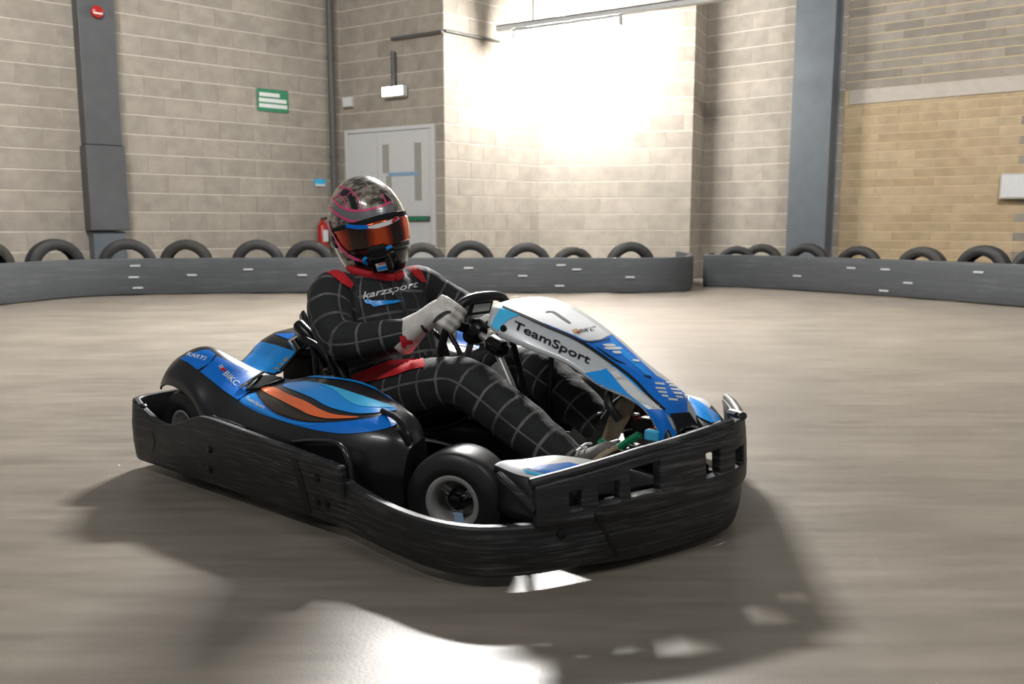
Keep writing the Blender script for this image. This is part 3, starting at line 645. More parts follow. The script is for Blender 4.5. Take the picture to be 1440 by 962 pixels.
def wheel(name, c, R, wd, sg, steer, front):
    e = empty(name, L(*c), 0); e.parent = kart; e.rotation_euler = (0, 0, steer)
    a = (0, -sg, 0); hw_ = wd/2; ri = .066
    lathe('tyre', [(-hw_*.86, ri), (-hw_, ri+.012), (-hw_*1.02, R*.72), (-hw_*.93, R*.92), (-hw_*.75, R*.985), (-hw_*.3, R), (hw_*.3, R), (hw_*.75, R*.985), (hw_*.93, R*.92), (hw_*1.02, R*.72), (hw_, ri+.012), (hw_*.86, ri)], (0, 0, 0), a, M['rubber'], e, 48, True)
    lathe('rim', [(-hw_*.85, ri+.002), (hw_*.86, ri+.002), (hw_*.93, ri+.006), (hw_*.95, ri), (hw_*.9, ri-.007), (hw_*.7, ri-.012), (-.01, ri-.016), (-.02, .02), (-hw_*.85, .02)], (0, 0, 0), a, M['alu'], e, 40, True)
    lathe('hub', [(-.02, .03), (hw_*.35, .028), (hw_*.45, .018), (hw_*.7, .016), (hw_*.75, .01)], (0, 0, 0), a, M['tube'], e, 20)
    for k in range(3):
        q = 2*PI*k/3+.5; d = Vector((math.cos(q), 0, math.sin(q))); obox('spoke', d*.04+Vector((0, -sg*hw_*.15, 0)), d*.02, Vector((0, .008, 0)), d.cross(Vector((0, 1, 0)))*.01, M['alu'], e, .003)
        obox('wheel_nut', d*.028+Vector((0, -sg*hw_*.5, 0)), d*.006, Vector((0, .008, 0)), d.cross(Vector((0, 1, 0)))*.006, M['chrome'], e, .002)
    if front: obox('rim_sticker', (.012, -sg*hw_*.62, -.045), (.012, 0, 0), (0, .003, 0), (-.004, 0, .016), M['notice'], e, .001)
    return e
wheel('front_wheel', (WB-.005, .502, .131), .131, .125, 1, math.radians(20), True); wheel('front_wheel', (WB-.005, -.502, .131), .131, .125, -1, math.radians(20), True)
wheel('rear_wheel', (0, .535, .14), .14, .18, 1, 0, False); wheel('rear_wheel', (0, -.535, .14), .14, .18, -1, 0, False)

# seat and its stays
prof = cat([(-.01, .455), (.03, .38), (.09, .26), (.15, .16), (.24, .105), (.36, .09), (.5, .105), (.60, .135)], 26)
tg = np.gradient(prof, axis=0); tg /= np.linalg.norm(tg, axis=1)[:, None]
sv = []
for (pu, pz), (tu, tz) in zip(prof, tg):
    nu_, nz_ = -tz, tu
    for k in np.linspace(-1, 1, 21): lift = .13*abs(k)**3.5; sv.append((pu+nu_*lift, .215*k*(1-.08*abs(k)**4), pz+nz_*lift))
seat = mk('seat', sv, gridf(26, 21), M['pod'], kart); solid(seat, .012, 0)
for pts, v in ((((417, 462), (430, 474), (441, 492), (444, 512), (446, 532)), .25), (((428, 476), (448, 488), (462, 505), (472, 534)), .27), (((452, 472), (462, 487), (474, 510), (486, 536)), .28)):
    P = [kp(x, y, v) for x, y in pts]; tube('seat_stay', P, .010, M['tube'], kart, 10, 18)
    tube('seat_stay', [Vector((p.x, -p.y, p.z)) for p in P], .010, M['tube'], kart, 10, 18)
lathe('headrest_pad', [(-.07, .014), (-.06, .022), (.06, .022), (.07, .014)], kp(436, 474, .24), (.5, .2, -.5), M['tube'], kart, 14)
lathe('stay_clamp', [(-.02, .02), (.02, .02)], kp(416, 483, .25), (.2, .4, -.8), M['chrome'], kart, 14)
lathe('stay_clamp', [(-.015, .014), (.015, .014)], kp(462, 524, .27), (.2, .4, -.8), M['chrome'], kart, 14)

# front fairing
FS = [(.955, .15, .582, .975, .195, .53), (1.03, .146, .564, 1.036, .195, .498), (1.12, .127, .534, 1.12, .182, .472), (1.215, .098, .497, 1.232, .16, .442), (1.31, .076, .446, 1.33, .14, .388), (1.39, .068, .402, 1.41, .12, .360), (1.45, .072, .362, 1.457, .11, .330), (1.492, .076, .325, 1.497, .096, .262), (1.52, .07, .26, 1.508, .10, .2)]
FS = cat(FS, 44); fnet = []
for ru, rv, rz, lu, lv, lz in FS:
    row = []
    for k in np.linspace(0, 1, 6): row.append((lu+(ru-lu)*k+.004*math.sin(PI*k), lv+(rv-lv)*k+.006*math.sin(PI*k), lz+(rz-lz)*k))
    mids = [(ru, rv*k, rz+.014*(1-k*k)) for k in np.linspace(.85, -.85, 11)]
    row = row+mids+[(a, -b, c) for a, b, c in row[::-1]]; fnet.append([(a, -b, c) for a, b, c in row])
fnet = np.array(fnet); fair = mk('front_fairing', fnet.reshape(-1, 3), gridf(*fnet.shape[:2]), M['silver'], kart, mat2=M['black']); solid(fair, .007, -1, 1)
bvF = world_bvh([fair])
zC = lambda P: [(690+x/8, 410+y/8) for x, y in P]
zD = lambda P: [(850+x/5.657, 470+y/5.657) for x, y in P]
def fd(name, P, mat, off=.002, sm=0): return decal(name, P, bvF, mat, fair, off, sm)
fd('vinyl_plate', [(706, 431), (722, 424), (745, 422), (765, 424), (796, 431), (826, 449), (846, 464), (856, 472), (845, 478), (828, 480), (811, 477), (767, 458), (735, 444)], M['white'])
fd('vinyl_side_cap', zC([(110, 182), (180, 180), (345, 265), (260, 290), (190, 330), (140, 370), (115, 430), (60, 435), (5, 385), (40, 310), (85, 230)]), M['blue3'])
fd('vinyl_side_front', [(822, 525), (846, 521), (862, 514), (893, 535), (915, 559), (933, 578), (944, 602), (958, 618), (930, 632), (919, 598), (905, 578), (884, 562), (845, 544)], M['blue2'])
fd('vinyl_side_front', [(905, 576), (932, 576), (945, 602), (960, 620), (930, 632), (919, 598)], M['blue'], .003)
fd('vinyl_flash', zD([(10, 270), (70, 265), (140, 320), (230, 400), (330, 490), (440, 570), (470, 610), (370, 610), (280, 550), (180, 470), (110, 390), (60, 330)]), M['silver'], .0026, 3)
fd('vinyl_flash', zD([(40, 300), (100, 300), (140, 350), (80, 350)]), M['white'], .0032); fd('vinyl_flash', zD([(100, 375), (190, 380), (300, 490), (450, 580), (450, 605), (330, 560), (220, 500), (150, 430)]), M['white'], .0032, 3)
fd('vinyl_top_front', [(811, 478), (828, 481), (845, 479), (860, 471), (888, 496), (923, 529), (949, 543), (966, 557), (966, 585), (940, 586), (932, 576), (913, 558), (890, 534), (855, 508)], M['blue'])
fd('vinyl_top_stripe', [(858, 474), (884, 498), (917, 530), (908, 528), (880, 505), (858, 485)], M['blue2'], .0026)
stroke('fairing_edge', [(705, 431), (735, 444.5), (767, 459), (811, 478.5), (855, 507.5), (890, 534), (913, 558), (934, 577)], [2.2, 3, 3.4, 3.6, 4, 4, 3.5], bvF, M['ink'], fair, .0036, 40)
stroke('vinyl_line', [(765, 456), (811, 476), (840, 492), (870, 514)], [1.5, 3, 4, 3], bvF, M['blue'], fair, .003, 20)
stroke('vinyl_line', [(808, 478), (826, 482.5), (842, 481.5), (857, 477)], 1.6, bvF, M['ink'], fair, .0036, 20)
stroke('vinyl_line', [(838, 489), (852, 499), (866, 508), (880, 513)], [1, 2.5, 2.5, .6], bvF, M['ink'], fair, .0036, 20)
fd('number_stroke', zC([(610, 238), (640, 226), (700, 228), (740, 245), (830, 305), (905, 360), (880, 368), (800, 320), (720, 262), (680, 240), (630, 246)]), M['number'], .003)
fd('nose_panel', [(941, 582), (968, 580), (985, 606), (985, 625), (955, 630), (949, 600)], M['ink'], .0036)
textdecal('lettering', 'BIKC', (811.5, 470), (836, 465), (1.5, -5.4), bvF, M['ink'], fair); fd('emblem', zC([(910, 440), (960, 425), (1000, 450), (990, 480), (945, 478)]), M['gold'], .003); fd('emblem', zC([(960, 452), (1000, 452), (1000, 465), (960, 466)]), M['red_print'], .0036)
textdecal('lettering', 'TeamSport', (723, 462.5), (829, 513), (1.2, -11.5), bvF, M['ink'], fair, shear=.15)
for a, b, wd_ in ((1255, 1370, 610), (1275, 1440, 645), (1360, 1440, 690)): fd('roundel', zC([(a, wd_-10), (b, wd_-14), (b+30, wd_+12), (a+40, wd_+16)]), M['white'], .003, 2)
for x0, x1, y in ((395, 470, 395), (400, 480, 432), (420, 490, 462), (450, 500, 492), (500, 575, 520), (505, 560, 410), (480, 545, 386), (520, 590, 440), (540, 610, 470), (560, 615, 500)): fd('roundel', zD([(x0, y-8), (x1, y-2), (x1+6, y+14), (x0+8, y+8)]), M['white'], .003)
fd('fairing_clip', zD([(220, 205), (270, 212), (272, 228), (222, 222)]), M['white'], .004); fd('fairing_clip', zD([(300, 335), (360, 338), (370, 365), (340, 350)]), M['ink'], .004)
lathe('fairing_bolt', [(0, .011), (.006, .009)], kart.matrix_world.inverted() @ bvF.ray_cast(CAM, ray(708.5, 462).normalized())[0], (0, -1, 0), M['ink'], kart, 14)
# legs of the fairing down to the nose
for sg in (1, -1):
    tube('fairing_leg', Ls([(1.485, .075*sg, .30), (1.53, .09*sg, .24), (1.60, .12*sg, .20)]), .013, M['tube'], kart, 10, 10)
    tube('fairing_stay', Ls([(.98, .12*sg, .54), (1.0, .08*sg, .40), (1.02, .05*sg, .22), (1.05, .05*sg, .08)]), .009, M['tube'], kart, 8, 14)
tube('nose_bracket', [kp(963, 556, -.10), kp(965, 570, -.10), kp(967, 584, -.10), kp(980, 598, -.09), kp(994, 609, -.08)], .0075, M['white'], kart, 10, 16)
tube('nose_arch', Ls([(1.39, .13, .30), (1.36, .14, .345), (1.32, .06, .375), (1.30, 0, .38), (1.32, -.06, .375), (1.36, -.14, .345), (1.39, -.13, .30)]), .012, M['black'], kart, 8, 24)

# nose wings each side
wn = np.array([[(1.24, .49, .13), (1.25, .48, .225), (1.30, .42, .238), (1.345, .33, .236), (1.36, .30, .2)],
               [(1.33, .53, .13), (1.34, .50, .222), (1.37, .43, .238), (1.41, .32, .238), (1.42, .27, .2)],
               [(1.43, .53, .13), (1.43, .48, .215), (1.45, .42, .228), (1.485, .30, .228), (1.50, .22, .2)],
               [(1.50, .46, .13), (1.50, .44, .18), (1.53, .36, .18), (1.57, .24, .18), (1.59, .16, .17)]])
def wing(sg):
    D = dense(wn, 24, 24); v = [(p[0]-(.035 if sg < 0 else 0), -sg*p[1]*(.76 if sg < 0 else 1), p[2]+(.05 if sg < 0 and p[2] > .16 else 0)) for p in D.reshape(-1, 3)]; o = mk('nose_wing', v, gridf(24, 24), M['white'], kart, mat2=M['black'], fm=[1 if (k % 23) < 6 or k//23 > 16 or (sg < 0 and k % 23 > 18) else 0 for k in range(23*23)]); solid(o, .008, -1); return o
wR, wL = wing(1), wing(-1); bW, bWL = world_bvh([wR]), world_bvh([wL])
decal('vinyl_wing', [(736, 658), (800, 651), (838, 660), (800, 671), (770, 668)], bW, M['blue'], wR); decal('vinyl_wing', [(735, 661), (768, 669), (800, 673), (770, 673), (740, 666)], bW, M['blue3'], wR, .003)
decal('vinyl_wing', [(969, 558), (985, 566), (1008, 582), (1014, 592), (1000, 595), (985, 588), (971, 578)], bWL, M['blue2'], wL)
# steering
Cw = L(.745, 0, .475); tl = math.radians(22); eU = Vector((math.sin(tl), 0, math.cos(tl))); eV = Vector((0, -1, 0)); eN = Vector((-math.cos(tl), 0, math.sin(tl)))
sw = empty('steering_wheel', Cw); sw.parent = kart
def wpt(q, rr=.135):
    c, s_ = math.cos(q), math.sin(q); k = (abs(c)**3+abs(s_)**3)**(-1/3); return eV*(rr*c*k)*1.02+eU*(rr*s_*k*.93)
ring = [wpt(2*PI*k/48) for k in range(48)]
rv, rf = tubev(ring+[ring[0]], [(.016 if (k % 48) in range(4, 21) else .013) for k in range(49)], 10); mk('grip', rv, rf[:-2], M['black'], sw)
lathe('steering_hub', [(-.03, .03), (-.01, .045), (.008, .045), (.014, .03)], (0, 0, 0), eN, M['tube'], sw, 24)
for q in (.35, PI-.35, -PI/2): d = wpt(q); obox('spoke', d*.55, d*.42, d.cross(eN).normalized()*.016, eN*.003, M['alu'] if q < 0 else M['tube'], sw, .002)
obox('display', eU*.085+eN*.012, eV*.055, eU*.028, eN*.01, M['black'], sw, .004); obox('display_label', eU*.085-eN*.0005, eV*.04, eU*.014, eN*.0006, M['white_print'], sw, 0)
tube('steering_column', [Cw-eN*.02, kp(695, 500, 0), kp(727, 578, 0), L(1.02, 0, .12)], [.012, .02, .011, .011], M['alu'], kart, 12, 0) if False else tube('steering_column', [Cw-eN*.02, Cw-eN*.09, L(.97, 0, .2), L(1.03, 0, .12)], .0125, M['alu'], kart, 12)
lathe('column_joint', [(-.03, .02), (-.02, .028), (.03, .028), (.04, .018)], Cw-eN*.10, -eN, M['tube'], kart, 18)
obox('column_bracket', kp(713, 548, .02), Vector((.055, 0, -.075)), Vector((0, .004, 0)), Vector((.012, 0, .009)), M['alu'], kart, .002)
# pedals
def pedal(v, pts, pad, mat, extra):
    e = empty('pedal', L(1.36, v, .06)); e.parent = kart; b = Vector(e.location)
    tube('pedal_arm', [kp(x, y, v)-b for x, y in pts], .011, mat, e, 8)
    obox('pedal_pad', L(*pad)-b, (.006, 0, -.002), (0, .035, 0), (.01, 0, .028), M['alu'], e, .004)
    tube('pedal_pivot', [L(1.37, v-.05, .075)-b, L(1.37, v+.05, .075)-b], .012, M['alu'], e, 10)
    for (x, y, hw_, hh, m) in extra: obox('pedal_fitting', kp(x, y, v)-b, (hw_, 0, 0), (0, .012, 0), (0, 0, hh), m, e, .004)
pedal(.10, ((843, 620), (856, 631), (872, 629), (885, 620), (899, 612)), (1.34, .10, .2), M['green'], ((862, 644, .012, .022, M['green']), (873, 634, .02, .008, M['chrome']), (893, 628, .014, .008, M['chrome']), (900, 640, .03, .006, M['tube']), (918, 612, .02, .014, M['blue3'])))
pedal(-.09, ((890, 585), (905, 592), (918, 605)), (1.325, -.09, .19), M['tube'], ((897, 590, .012, .01, M['pedal_red']), (916, 606, .016, .012, M['pedal_red']), (893, 583, .012, .004, M['chrome']), (910, 588, .016, .004, M['chrome']), (903, 597, .03, .02, M['glove_dark']), (925, 616, .012, .008, M['chrome'])))
tube('brake_rod', Ls([(1.36, .1, .12), (1.0, .2, .09)]), .005, M['chrome'], kart, 8)

# ------------------------------------------------------------------ the driver
PO = (.3, 0, 0); person = empty('person', KW(*PO), ANG); bpy.context.view_layer.update()
tag(person, 'driver in black checked race suit, white gloves and full-face helmet, gripping the steering wheel', 'person')
def D(u, v, z): return Vector((u-PO[0], -v, z))
def remesh(name, parts, vox, mat, parent, smooth_it=3, disp=None):
    V_, F_ = merge(parts); me = bpy.data.meshes.new('tmp'); me.from_pydata(V_, [], F_)
    bm = bmesh.new(); bm.from_mesh(me); bmesh.ops.recalc_face_normals(bm, faces=bm.faces); bm.to_mesh(me); bm.free()
    o = bpy.data.objects.new('tmp', me); col.objects.link(o)
    m = o.modifiers.new('r', 'REMESH'); m.mode = 'VOXEL'; m.voxel_size = vox; m2 = o.modifiers.new('s', 'SMOOTH'); m2.iterations = smooth_it; m2.factor = .5
    dg = bpy.context.evaluated_depsgraph_get(); r = bpy.data.meshes.new_from_object(o.evaluated_get(dg)); bpy.data.objects.remove(o); bpy.data.meshes.remove(me)
    if disp:
        ns = [v.normal.copy() for v in r.vertices]
        for v, nn in zip(r.vertices, ns): v.co += nn*disp(v.co)
    r.polygons.foreach_set('use_smooth', [True]*len(r.polygons)); r.materials.clear(); r.materials.append(mat); r.name = name
    x = bpy.data.objects.new(name, r); col.objects.link(x); x.parent = parent; return x
CH = {}   # chains: points and radii, for the body and for the check pattern
CH['torso'] = ([D(.36, 0, .12), D(.36, 0, .21), D(.355, 0, .33), D(.305, 0, .45), D(.272, 0, .55), D(.258, 0, .615), D(.255, 0, .65)], [(.15, .10), (.19, .135), (.175, .14), (.195, .14), (.20, .125), (.155, .10), (.085, .08)], 12)
CH['armR'] = ([D(.262, .14, .588), D(.268, .20, .582), D(.33, .258, .515), D(.40, .28, .452), D(.465, .264, .442), D(.55, .222, .458), D(.625, .18, .478)], [.07, .078, .073, .068, .064, .058, .05], 4)
CH['armL'] = ([D(.275, -.14, .592), D(.285, -.20, .588), D(.34, -.27, .535), D(.41, -.31, .50), D(.48, -.29, .49), D(.58, -.22, .47), D(.645, -.165, .45)], [.07, .078, .073, .066, .062, .056, .05], 4)
CH['legR'] = ([D(.38, .10, .19), D(.48, .12, .225), D(.64, .14, .285), D(.78, .148, .325), D(.85, .15, .335), D(.93, .148, .305), D(1.06, .14, .235), D(1.16, .135, .185), D(1.225, .13, .15)], [.11, .112, .102, .088, .083, .078, .074, .066, .056], 5)
CH['legL'] = ([D(.38, -.10, .19), D(.48, -.12, .225), D(.64, -.14, .285), D(.80, -.148, .325), D(.87, -.15, .335), D(.95, -.14, .31), D(1.06, -.12, .265), D(1.14, -.105, .225), D(1.19, -.095, .19)], [.11, .112, .102, .088, .083, .078, .072, .064, .056], 5)
parts = []
for k, (P, R, n_) in CH.items():
    Pd = [Vector(p) for p in cat(P, 26)]; Rd = cat([r if isinstance(r, tuple) else (r, r) for r in R], 26)
    parts.append(tubev(Pd, [tuple(r) for r in Rd], 20, flat=(0, 1, 0) if k == 'torso' else None))
    for p, r in ((Pd[0], Rd[0]), (Pd[-1], Rd[-1])):
        if k != 'torso': parts.append(lathev([(-r[0]*.98, .001), (-r[0]*.7, r[0]*.7), (0, r[0]), (r[0]*.7, r[0]*.7), (r[0]*.98, .001)], p, (0, 0, 1), 14))
# neck and head inside the helmet, same continuous surface
parts.append(tubev([D(.255, 0, .60), D(.265, 0, .70), D(.27, 0, .75), D(.272, 0, .82), D(.272, 0, .87)], [.07, .065, .08, .085, .04], 14))
def folds(c):
    q = noise.noise(Vector((c.x*16, c.y*16, c.z*16)))*.0045+noise.noise(Vector((c.x*38+c.z*20, c.y*30, c.z*38-c.x*20)))*.0014; return q
body = remesh('suit_body', parts, .0115, M['suit'], person, 5, folds)
co = np.array([v.co for v in body.data.vertices]); best = np.full(len(co), 9e9); att = np.zeros((len(co), 4), np.float32)
for k, (P, R, n_) in CH.items():
    Pd = cat(P, 40); Rm = cat([(r[0]*.5+r[1]*.5 if isinstance(r, tuple) else r,) for r in R], 40)[:, 0]; s_ = np.r_[0, np.cumsum(np.linalg.norm(np.diff(Pd, axis=0), axis=1))]
    d = np.linalg.norm(co[:, None]-Pd[None], axis=2); e = d-Rm[None]; i = e.argmin(1); ev = e[np.arange(len(co)), i]
    i2 = np.clip(i, 0, len(Pd)-2); T = Pd[i2+1]-Pd[i2]; T /= np.linalg.norm(T, axis=1)[:, None]; dv = co-Pd[i]; al = (dv*T).sum(1); per = dv-T*al[:, None]
    ref = np.array([0, 1., 0]); a = ref-T*(T@ref)[:, None]; a /= np.linalg.norm(a, axis=1)[:, None]; b = np.cross(T, a)
    sel = ev < best; best[sel] = ev[sel]
    att[sel] = np.stack([s_[i]+al+.02, (per*a).sum(1)*10, (per*b).sum(1)*10, np.full(len(co), n_)], 1)[sel]
at_ = body.data.attributes.new('limb', 'FLOAT_COLOR', 'POINT'); at_.data.foreach_set('color', att.ravel())
bvB = world_bvh([body])
zE = lambda P: [(420+x/4.008, 240+y/4.008) for x, y in P]
zG = lambda P: [(500+x/4.235, 470+y/4.235) for x, y in P]
zH = lambda P: [(480+x/8.02, 380+y/8.02) for x, y in P]
decal('shoulder_strap', zE([(105, 578), (150, 528), (180, 512), (215, 530), (250, 580), (306, 640), (290, 668), (240, 640), (185, 592), (150, 578)]), bvB, M['red'], body, .005)
decal('shoulder_strap', zE([(585, 520), (640, 530), (690, 570), (718, 632), (690, 630), (640, 585)]), bvB, M['red'], body, .005)
decal('waist_belt', zG([(-20, 245), (75, 205), (200, 157), (330, 147), (405, 150), (420, 200), (330, 215), (250, 245), (100, 285), (-10, 300)]), bvB, M['red'], body, .005)
tube('collar', [D(.264+.092*math.cos(q), .086*math.sin(q), .655-.02*math.cos(q)) for q in np.linspace(0, 2*PI, 25)], .017, M['red'], person, 8)
textdecal('lettering', 'karzsport', (510, 421), (588, 404), (-1.5, -9), bvB, M['white'], body, .004, .3)
decal('chest_print', zH([(250, 345), (300, 325), (340, 350), (450, 345), (560, 345), (640, 340), (690, 350), (600, 375), (520, 385), (440, 400), (360, 415), (330, 385), (280, 380)]), bvB, M['blue2'], body, .004)
stroke('zip_flap', [(552, 392), (553, 408), (563, 424), (570, 438)], [5, 4, 6, 5], bvB, M['glove_dark'], body, .004, 12)
# gloves
def glove(name, wrist, ang_, sgn):
    rr = (eV*math.cos(ang_)+eU*math.sin(ang_)); G0 = wpt(ang_)+Cw-Vector((PO[0], 0, 0)); r_ = rr.normalized(); t_ = eN.cross(r_)*(-sgn)
    t_ = t_ if t_.dot(eU) > 0 else -t_
    n_ = eN; ps = []; pc = G0+r_*.032+n_*.03
    W0 = wrist; wd_ = (pc-W0)
    ps.append(tubev([W0-wd_*.28, W0, W0+wd_*.45, W0+wd_*.8, pc+t_*0], [(.062, .058), (.054, .048), (.044, .034), (.046, .030), (.044, .026)], 16, flat=t_))
    ps.append(tubev([pc-t_*.042, pc, pc+t_*.042], [.022, .026, .022], 12))
    for k in range(4):
        o_ = t_*((k-1.5)*.0225); le = (.92, 1, .97, .85)[k]
        ps.append(tubev([G0+o_+r_*.036+n_*.032, G0+o_+r_*.046+n_*.006, G0+o_+r_*.040-n_*.024*le, G0+o_+r_*.012-n_*.038*le, G0+o_-r_*.016*le-n_*.026*le, G0+o_-r_*.024*le-n_*.008], [.013, .0125, .0115, .011, .0105, .008], 10))
    s1 = 1
    ps.append(tubev([pc-t_*.03-r_*.005, G0-t_*.036*s1+r_*.01+n_*.032, G0-t_*.012+n_*.031-r_*.010, G0+t_*.012+n_*.026-r_*.022], [.017, .014, .012, .009], 10))
    return remesh(name, ps, .0048, M['glove'], person, 2), G0, r_, t_, n_, W0, wd_
gR, G0, r_, t_, n_, W0, wd_ = glove('glove', D(.625, .178, .478), math.radians(28), 1)
gL = glove('glove', D(.645, -.165, .45), math.radians(200), -1)[0]
bvG = world_bvh([gR]); zI = lambda P: [(480+x/8.02, 380+y/8.02) for x, y in P]
decal('cuff_patch', zI([(660, 745), (720, 735), (745, 785), (800, 785), (805, 825), (740, 840), (720, 880), (680, 860)]), bvG, M['red'], gR, .003)
stroke('glove_strap', zI([(905, 620), (940, 670), (990, 710), (1050, 745)]), [3, 5, 4, 2], bvG, M['glove_dark'], gR, .002, 12); stroke('glove_panel', zI([(1040, 590), (1090, 540), (1180, 480), (1240, 470)]), [2, 6, 5, 2], bvG, M['glove_dark'], gR, .002, 12)
# shoes
def shoe(heel, toe, nrm, m):
    h, t = heel, toe; d = (t-h).normalized(); lat = d.cross(nrm).normalized(); ln = (t-h).length
    e = empty('shoe', (0, 0, 0)); e.parent = person
    st = [(0, .030, .05), (.1, .036, .075), (.25, .037, .085), (.45, .038, .062), (.7, .044, .045), (.88, .040, .036), (1, .024, .022)]
    ps = [tubev([h+d*(ln*s_)-nrm*(hh*.5) for s_, a, hh in st], [(a, hh*.55) for s_, a, hh in st], 16, flat=lat)]
    ps.append(tubev([h+d*(ln*.14)-nrm*.03, h+d*(ln*.12)-nrm*.12], [.042, .052], 14))
    remesh('shoe_upper', ps, .006, m, e, 3)
    O = []; 
    for s_, a in ((0, .02), (.04, .031), (.12, .037), (.3, .036), (.45, .036), (.7, .046), (.86, .043), (.97, .028), (1.01, .012)):
        O.append([h+d*(ln*s_)+lat*(a*k)+nrm*.004 for k in (-1, -.5, 0, .5, 1)])
    O = np.array([[tuple(p) for p in r] for r in O]); I = O-np.array(nrm)*.016
    o = mk('shoe_sole', *shell(O, I, np.ones((len(O)-1, 4))), M['sole'], e); bevel(o, .004)
    for s_ in (.42, .52, .62): c = h+d*(ln*s_)-nrm*.062; tube('lace', [c-lat*.026, c-nrm*.004, c+lat*.026], .0035, M['white_print'], e, 6)
shoe(D(1.225, .13, .075), D(1.375, .12, .215), Vector((.62, 0, -.78)).normalized(), M['shoe_grey'])
shoe(D(1.185, -.075, .085), D(1.292, -.075, .315), Vector((.86, -.10, -.42)).normalized(), M['shoe'])

# helmet
hc = Vector(KW(*kv(518, 320, .0))); inv = person.matrix_world.inverted()
upw = (Vector((0, 0, 1))*math.cos(math.radians(12))+Vector((-1, 0, 0))*math.sin(math.radians(12))+Vector((0, -.06, 0))).normalized()
fa = math.radians(-57); fwv = Vector((math.cos(fa), math.sin(fa), -.05)); fwv = (fwv-upw*fwv.dot(upw)).normalized(); lf_ = upw.cross(fwv)
helm = empty('helmet', (0, 0, 0)); helm.parent = person
helm.matrix_local = inv @ (Matrix.Translation(hc) @ Matrix((fwv, lf_, upw)).transposed().to_4x4())
helm['label'] = 'grey camouflage full-face helmet with pink lines and orange mirror visor'
def hpt(th, ph, k=1.0):
    c, s_ = math.cos(ph), math.sin(ph); e = .82 if ph < 0 else .96
    ce = max(c, 0)**e; fwd = math.cos(th)
    a, b, cc = .172, .134, (.184 if ph > 0 else .205)
    x = a*ce*fwd; y = b*ce*math.sin(th); z = cc*s_
    if z < 0:
        f_ = min(1, -z/.15); x = x*(1+.10*f_*max(0, fwd))-.015*f_*max(0, -fwd)*0; y *= 1-.10*f_*max(0, fwd)
        if fwd < 0: z *= 1-.22*(-fwd)
    z = max(z, -.185); x += .006*max(0, s_)*(-1)
    return Vector((x, y, z))*k
NT_, NP_ = 56, 40
hv = [hpt(2*PI*i/NT_, -1.12+(PI/2-.02+1.12)*j/(NP_-1)) for j in range(NP_) for i in range(NT_)]
hf = [(j*NT_+i, j*NT_+(i+1) % NT_, (j+1)*NT_+(i+1) % NT_, (j+1)*NT_+i) for j in range(NP_-1) for i in range(NT_)]+[tuple((NP_-1)*NT_+i for i in range(NT_))]
hs = mk('helmet_shell', hv, hf, M['camo'], helm); solid(hs, .012, -1)
def hpatch(name, t0, t1, p0f, p1f, k, mat, n=30, m=12, th=.004, bend=None):
    O = np.array([[tuple(hpt(t, p0f(t)+(p1f(t)-p0f(t))*j/m, k)) for j in range(m+1)] for t in np.linspace(t0, t1, n)])
    o = mk(name, O.reshape(-1, 3), gridf(n, m+1), mat, helm); solid(o, th, -1); return o
dg_ = math.radians
hpatch('visor_surround', -dg_(98), dg_(98), lambda t: -dg_(27), lambda t: dg_(12.5)-abs(t)*.05, 1.012, M['hblack'])
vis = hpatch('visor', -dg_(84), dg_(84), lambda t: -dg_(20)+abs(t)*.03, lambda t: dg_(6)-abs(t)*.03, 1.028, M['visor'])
strip = hpatch('visor_strip', -dg_(84), dg_(84), lambda t: dg_(6.2)-abs(t)*.03, lambda t: dg_(12)-abs(t)*.05, 1.028, M['ink'])
chin = hpatch('chin_bar', -dg_(70), dg_(70), lambda t: -dg_(52), lambda t: -dg_(26), 1.022, M['hblack'])
for sg in (1, -1): lathe('visor_pivot', [(0, .026), (.008, .024), (.012, .014)], hpt(sg*dg_(92), -dg_(6), 1.0), (0, sg, 0), M['hblack'], helm, 20)
bvH = world_bvh([hs]); bvV = world_bvh([strip, vis, chin, hs])
zJ = lambda P: [(440+x/6.0125, 240+y/6.0125) for x, y in P]
def hd_(name, P, mat, off=.0025, sm=3, b=None): return decal(name, P, b or bvH, mat, hs, off, sm, maxe=3.5)
hd_('brow_band', zJ([(135, 280), (150, 230), (190, 260), (240, 305), (330, 335), (420, 340), (520, 325), (600, 300), (655, 270), (690, 320), (690, 350), (640, 380), (560, 405), (450, 430), (350, 432), (260, 400), (180, 340)]), M['hsilver'], .003)
stroke('helmet_stripe', zJ([(150, 228), (195, 265), (250, 310), (330, 338), (430, 338), (520, 322), (600, 296), (655, 265)]), 3, bvH, M['pink'], hs, .004, 40)
stroke('helmet_stripe', zJ([(130, 285), (180, 342), (255, 398), (345, 430), (440, 430), (540, 412), (630, 385), (700, 350)]), 3.2, bvH, M['pink'], hs, .004, 40)
hd_('helmet_vent', zJ([(235, 205), (270, 160), (310, 180), (350, 230), (385, 325), (340, 325), (305, 240), (280, 215)]), M['hblack'])
stroke('helmet_stripe', zJ([(160, 150), (230, 140), (300, 155), (350, 195), (395, 260), (410, 325)]), 1.8, bvH, M['pink'], hs, .004, 30)
stroke('helmet_stripe', zJ([(185, 230), (225, 215), (265, 245), (300, 300), (330, 335)]), 1.8, bvH, M['pink'], hs, .004, 30)
stroke('helmet_stripe', zJ([(230, 205), (262, 155)]), 1.3, bvH, M['pink'], hs, .004, 6); stroke('helmet_stripe', zJ([(290, 225), (325, 185)]), 1.3, bvH, M['pink'], hs, .004, 6)
stroke('helmet_stripe', zJ([(585, 205), (600, 245), (620, 285)]), 2.2, bvH, M['pink'], hs, .004, 10)
hd_('helmet_vent', zJ([(590, 195), (640, 230), (660, 262), (625, 280)]), M['hblack'])
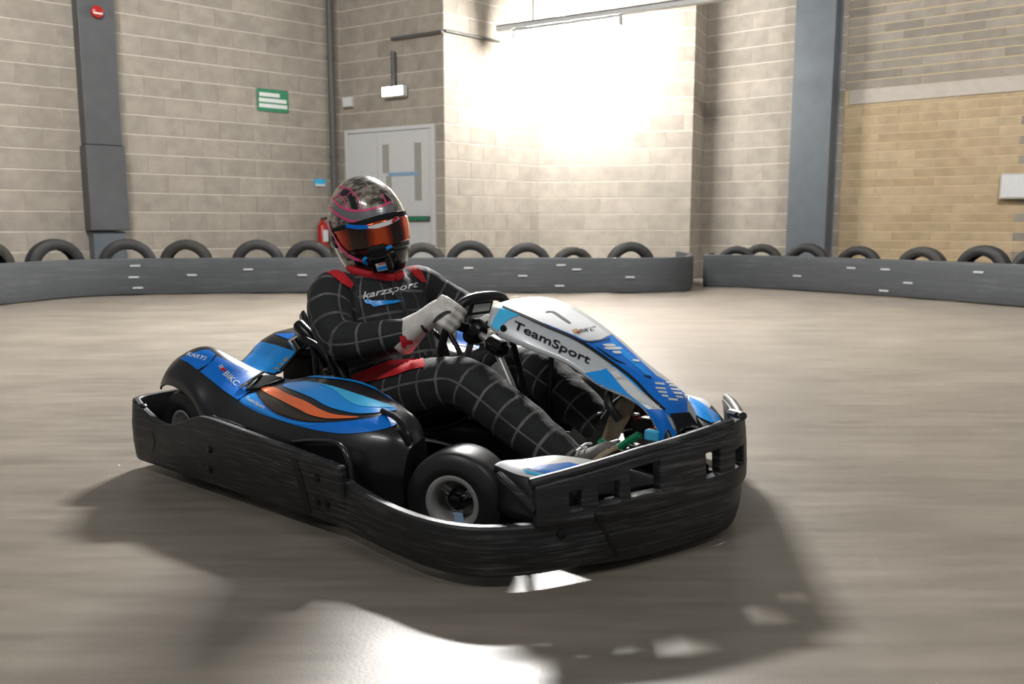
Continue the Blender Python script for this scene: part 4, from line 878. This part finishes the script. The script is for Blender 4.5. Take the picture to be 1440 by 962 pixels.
hd_('helmet_flash', zJ([(130, 165), (200, 110), (290, 70), (250, 105), (190, 150), (140, 190)]), M['hblack'])
stroke('helmet_stripe', zJ([(125, 350), (135, 430), (160, 510), (210, 600), (260, 670), (340, 730), (450, 770)]), [2.5, 4, 3, 3, 4, 5, 2], bvV, M['pink'], hs, .005, 40)
stroke('visor_lettering', zJ([(470, 480), (540, 470), (640, 440), (720, 400)]), [3, 6, 6, 4], bvV, M['white_print'], hs, .004, 20)
stroke('visor_lettering', zJ([(285, 465), (380, 478), (470, 475)]), [5, 6, 5], bvV, M['blue'], hs, .004, 14)
stroke('visor_lettering', zJ([(665, 440), (690, 410), (710, 395)]), [3, 5, 4], bvV, M['red_print'], hs, .0045, 14)
# action camera on the chin
def hl_(px, py, lift):
    d = ray(px, py).normalized(); h = bvV.ray_cast(CAM, d); nn = h[1] if h[1].dot(d) < 0 else -h[1]; m = helm.matrix_world.inverted(); return m @ (h[0]+nn*lift), (m.to_3x3() @ nn).normalized()
bpy.context.view_layer.update()
c, nn = hl_(537, 366, .012); ex = Vector((0, 0, 1)).cross(nn).normalized(); ey = nn.cross(ex)
cm = obox('chin_camera', c, ex*.036, ey*.03, nn*.02, M['hblack'], helm, .006)
obox('camera_mount', c+ey*.04-nn*.004, ex*.03, ey*.018, nn*.014, M['ink'], helm, .005)
obox('camera_label', c+nn*.021-ey*.008+ex*.002, ex*.02, ey*.014, nn*.001, M['white'], helm, 0); obox('camera_label', c+nn*.0225-ey*.012+ex*.002, ex*.018, ey*.006, nn*.0006, M['blue2'], helm, 0); obox('camera_label', c+nn*.0225+ey*.004+ex*.004, ex*.012, ey*.002, nn*.0006, M['red_print'], helm, 0)
obox('camera_lens', c+nn*.02+ex*.026-ey*.002, ex*.009, ey*.02, nn*.006, M['ink'], helm, .004)
tube('mount_clip', [c-ex*.05+ey*.004, c-ex*.056+ey*.02+nn*.01, c-ex*.044+ey*.034+nn*.014], .006, M['blue2'], helm, 8, 10); tube('mount_clip', [c+ex*.03+ey*.044, c+ex*.05+ey*.05], .006, M['blue2'], helm, 8)
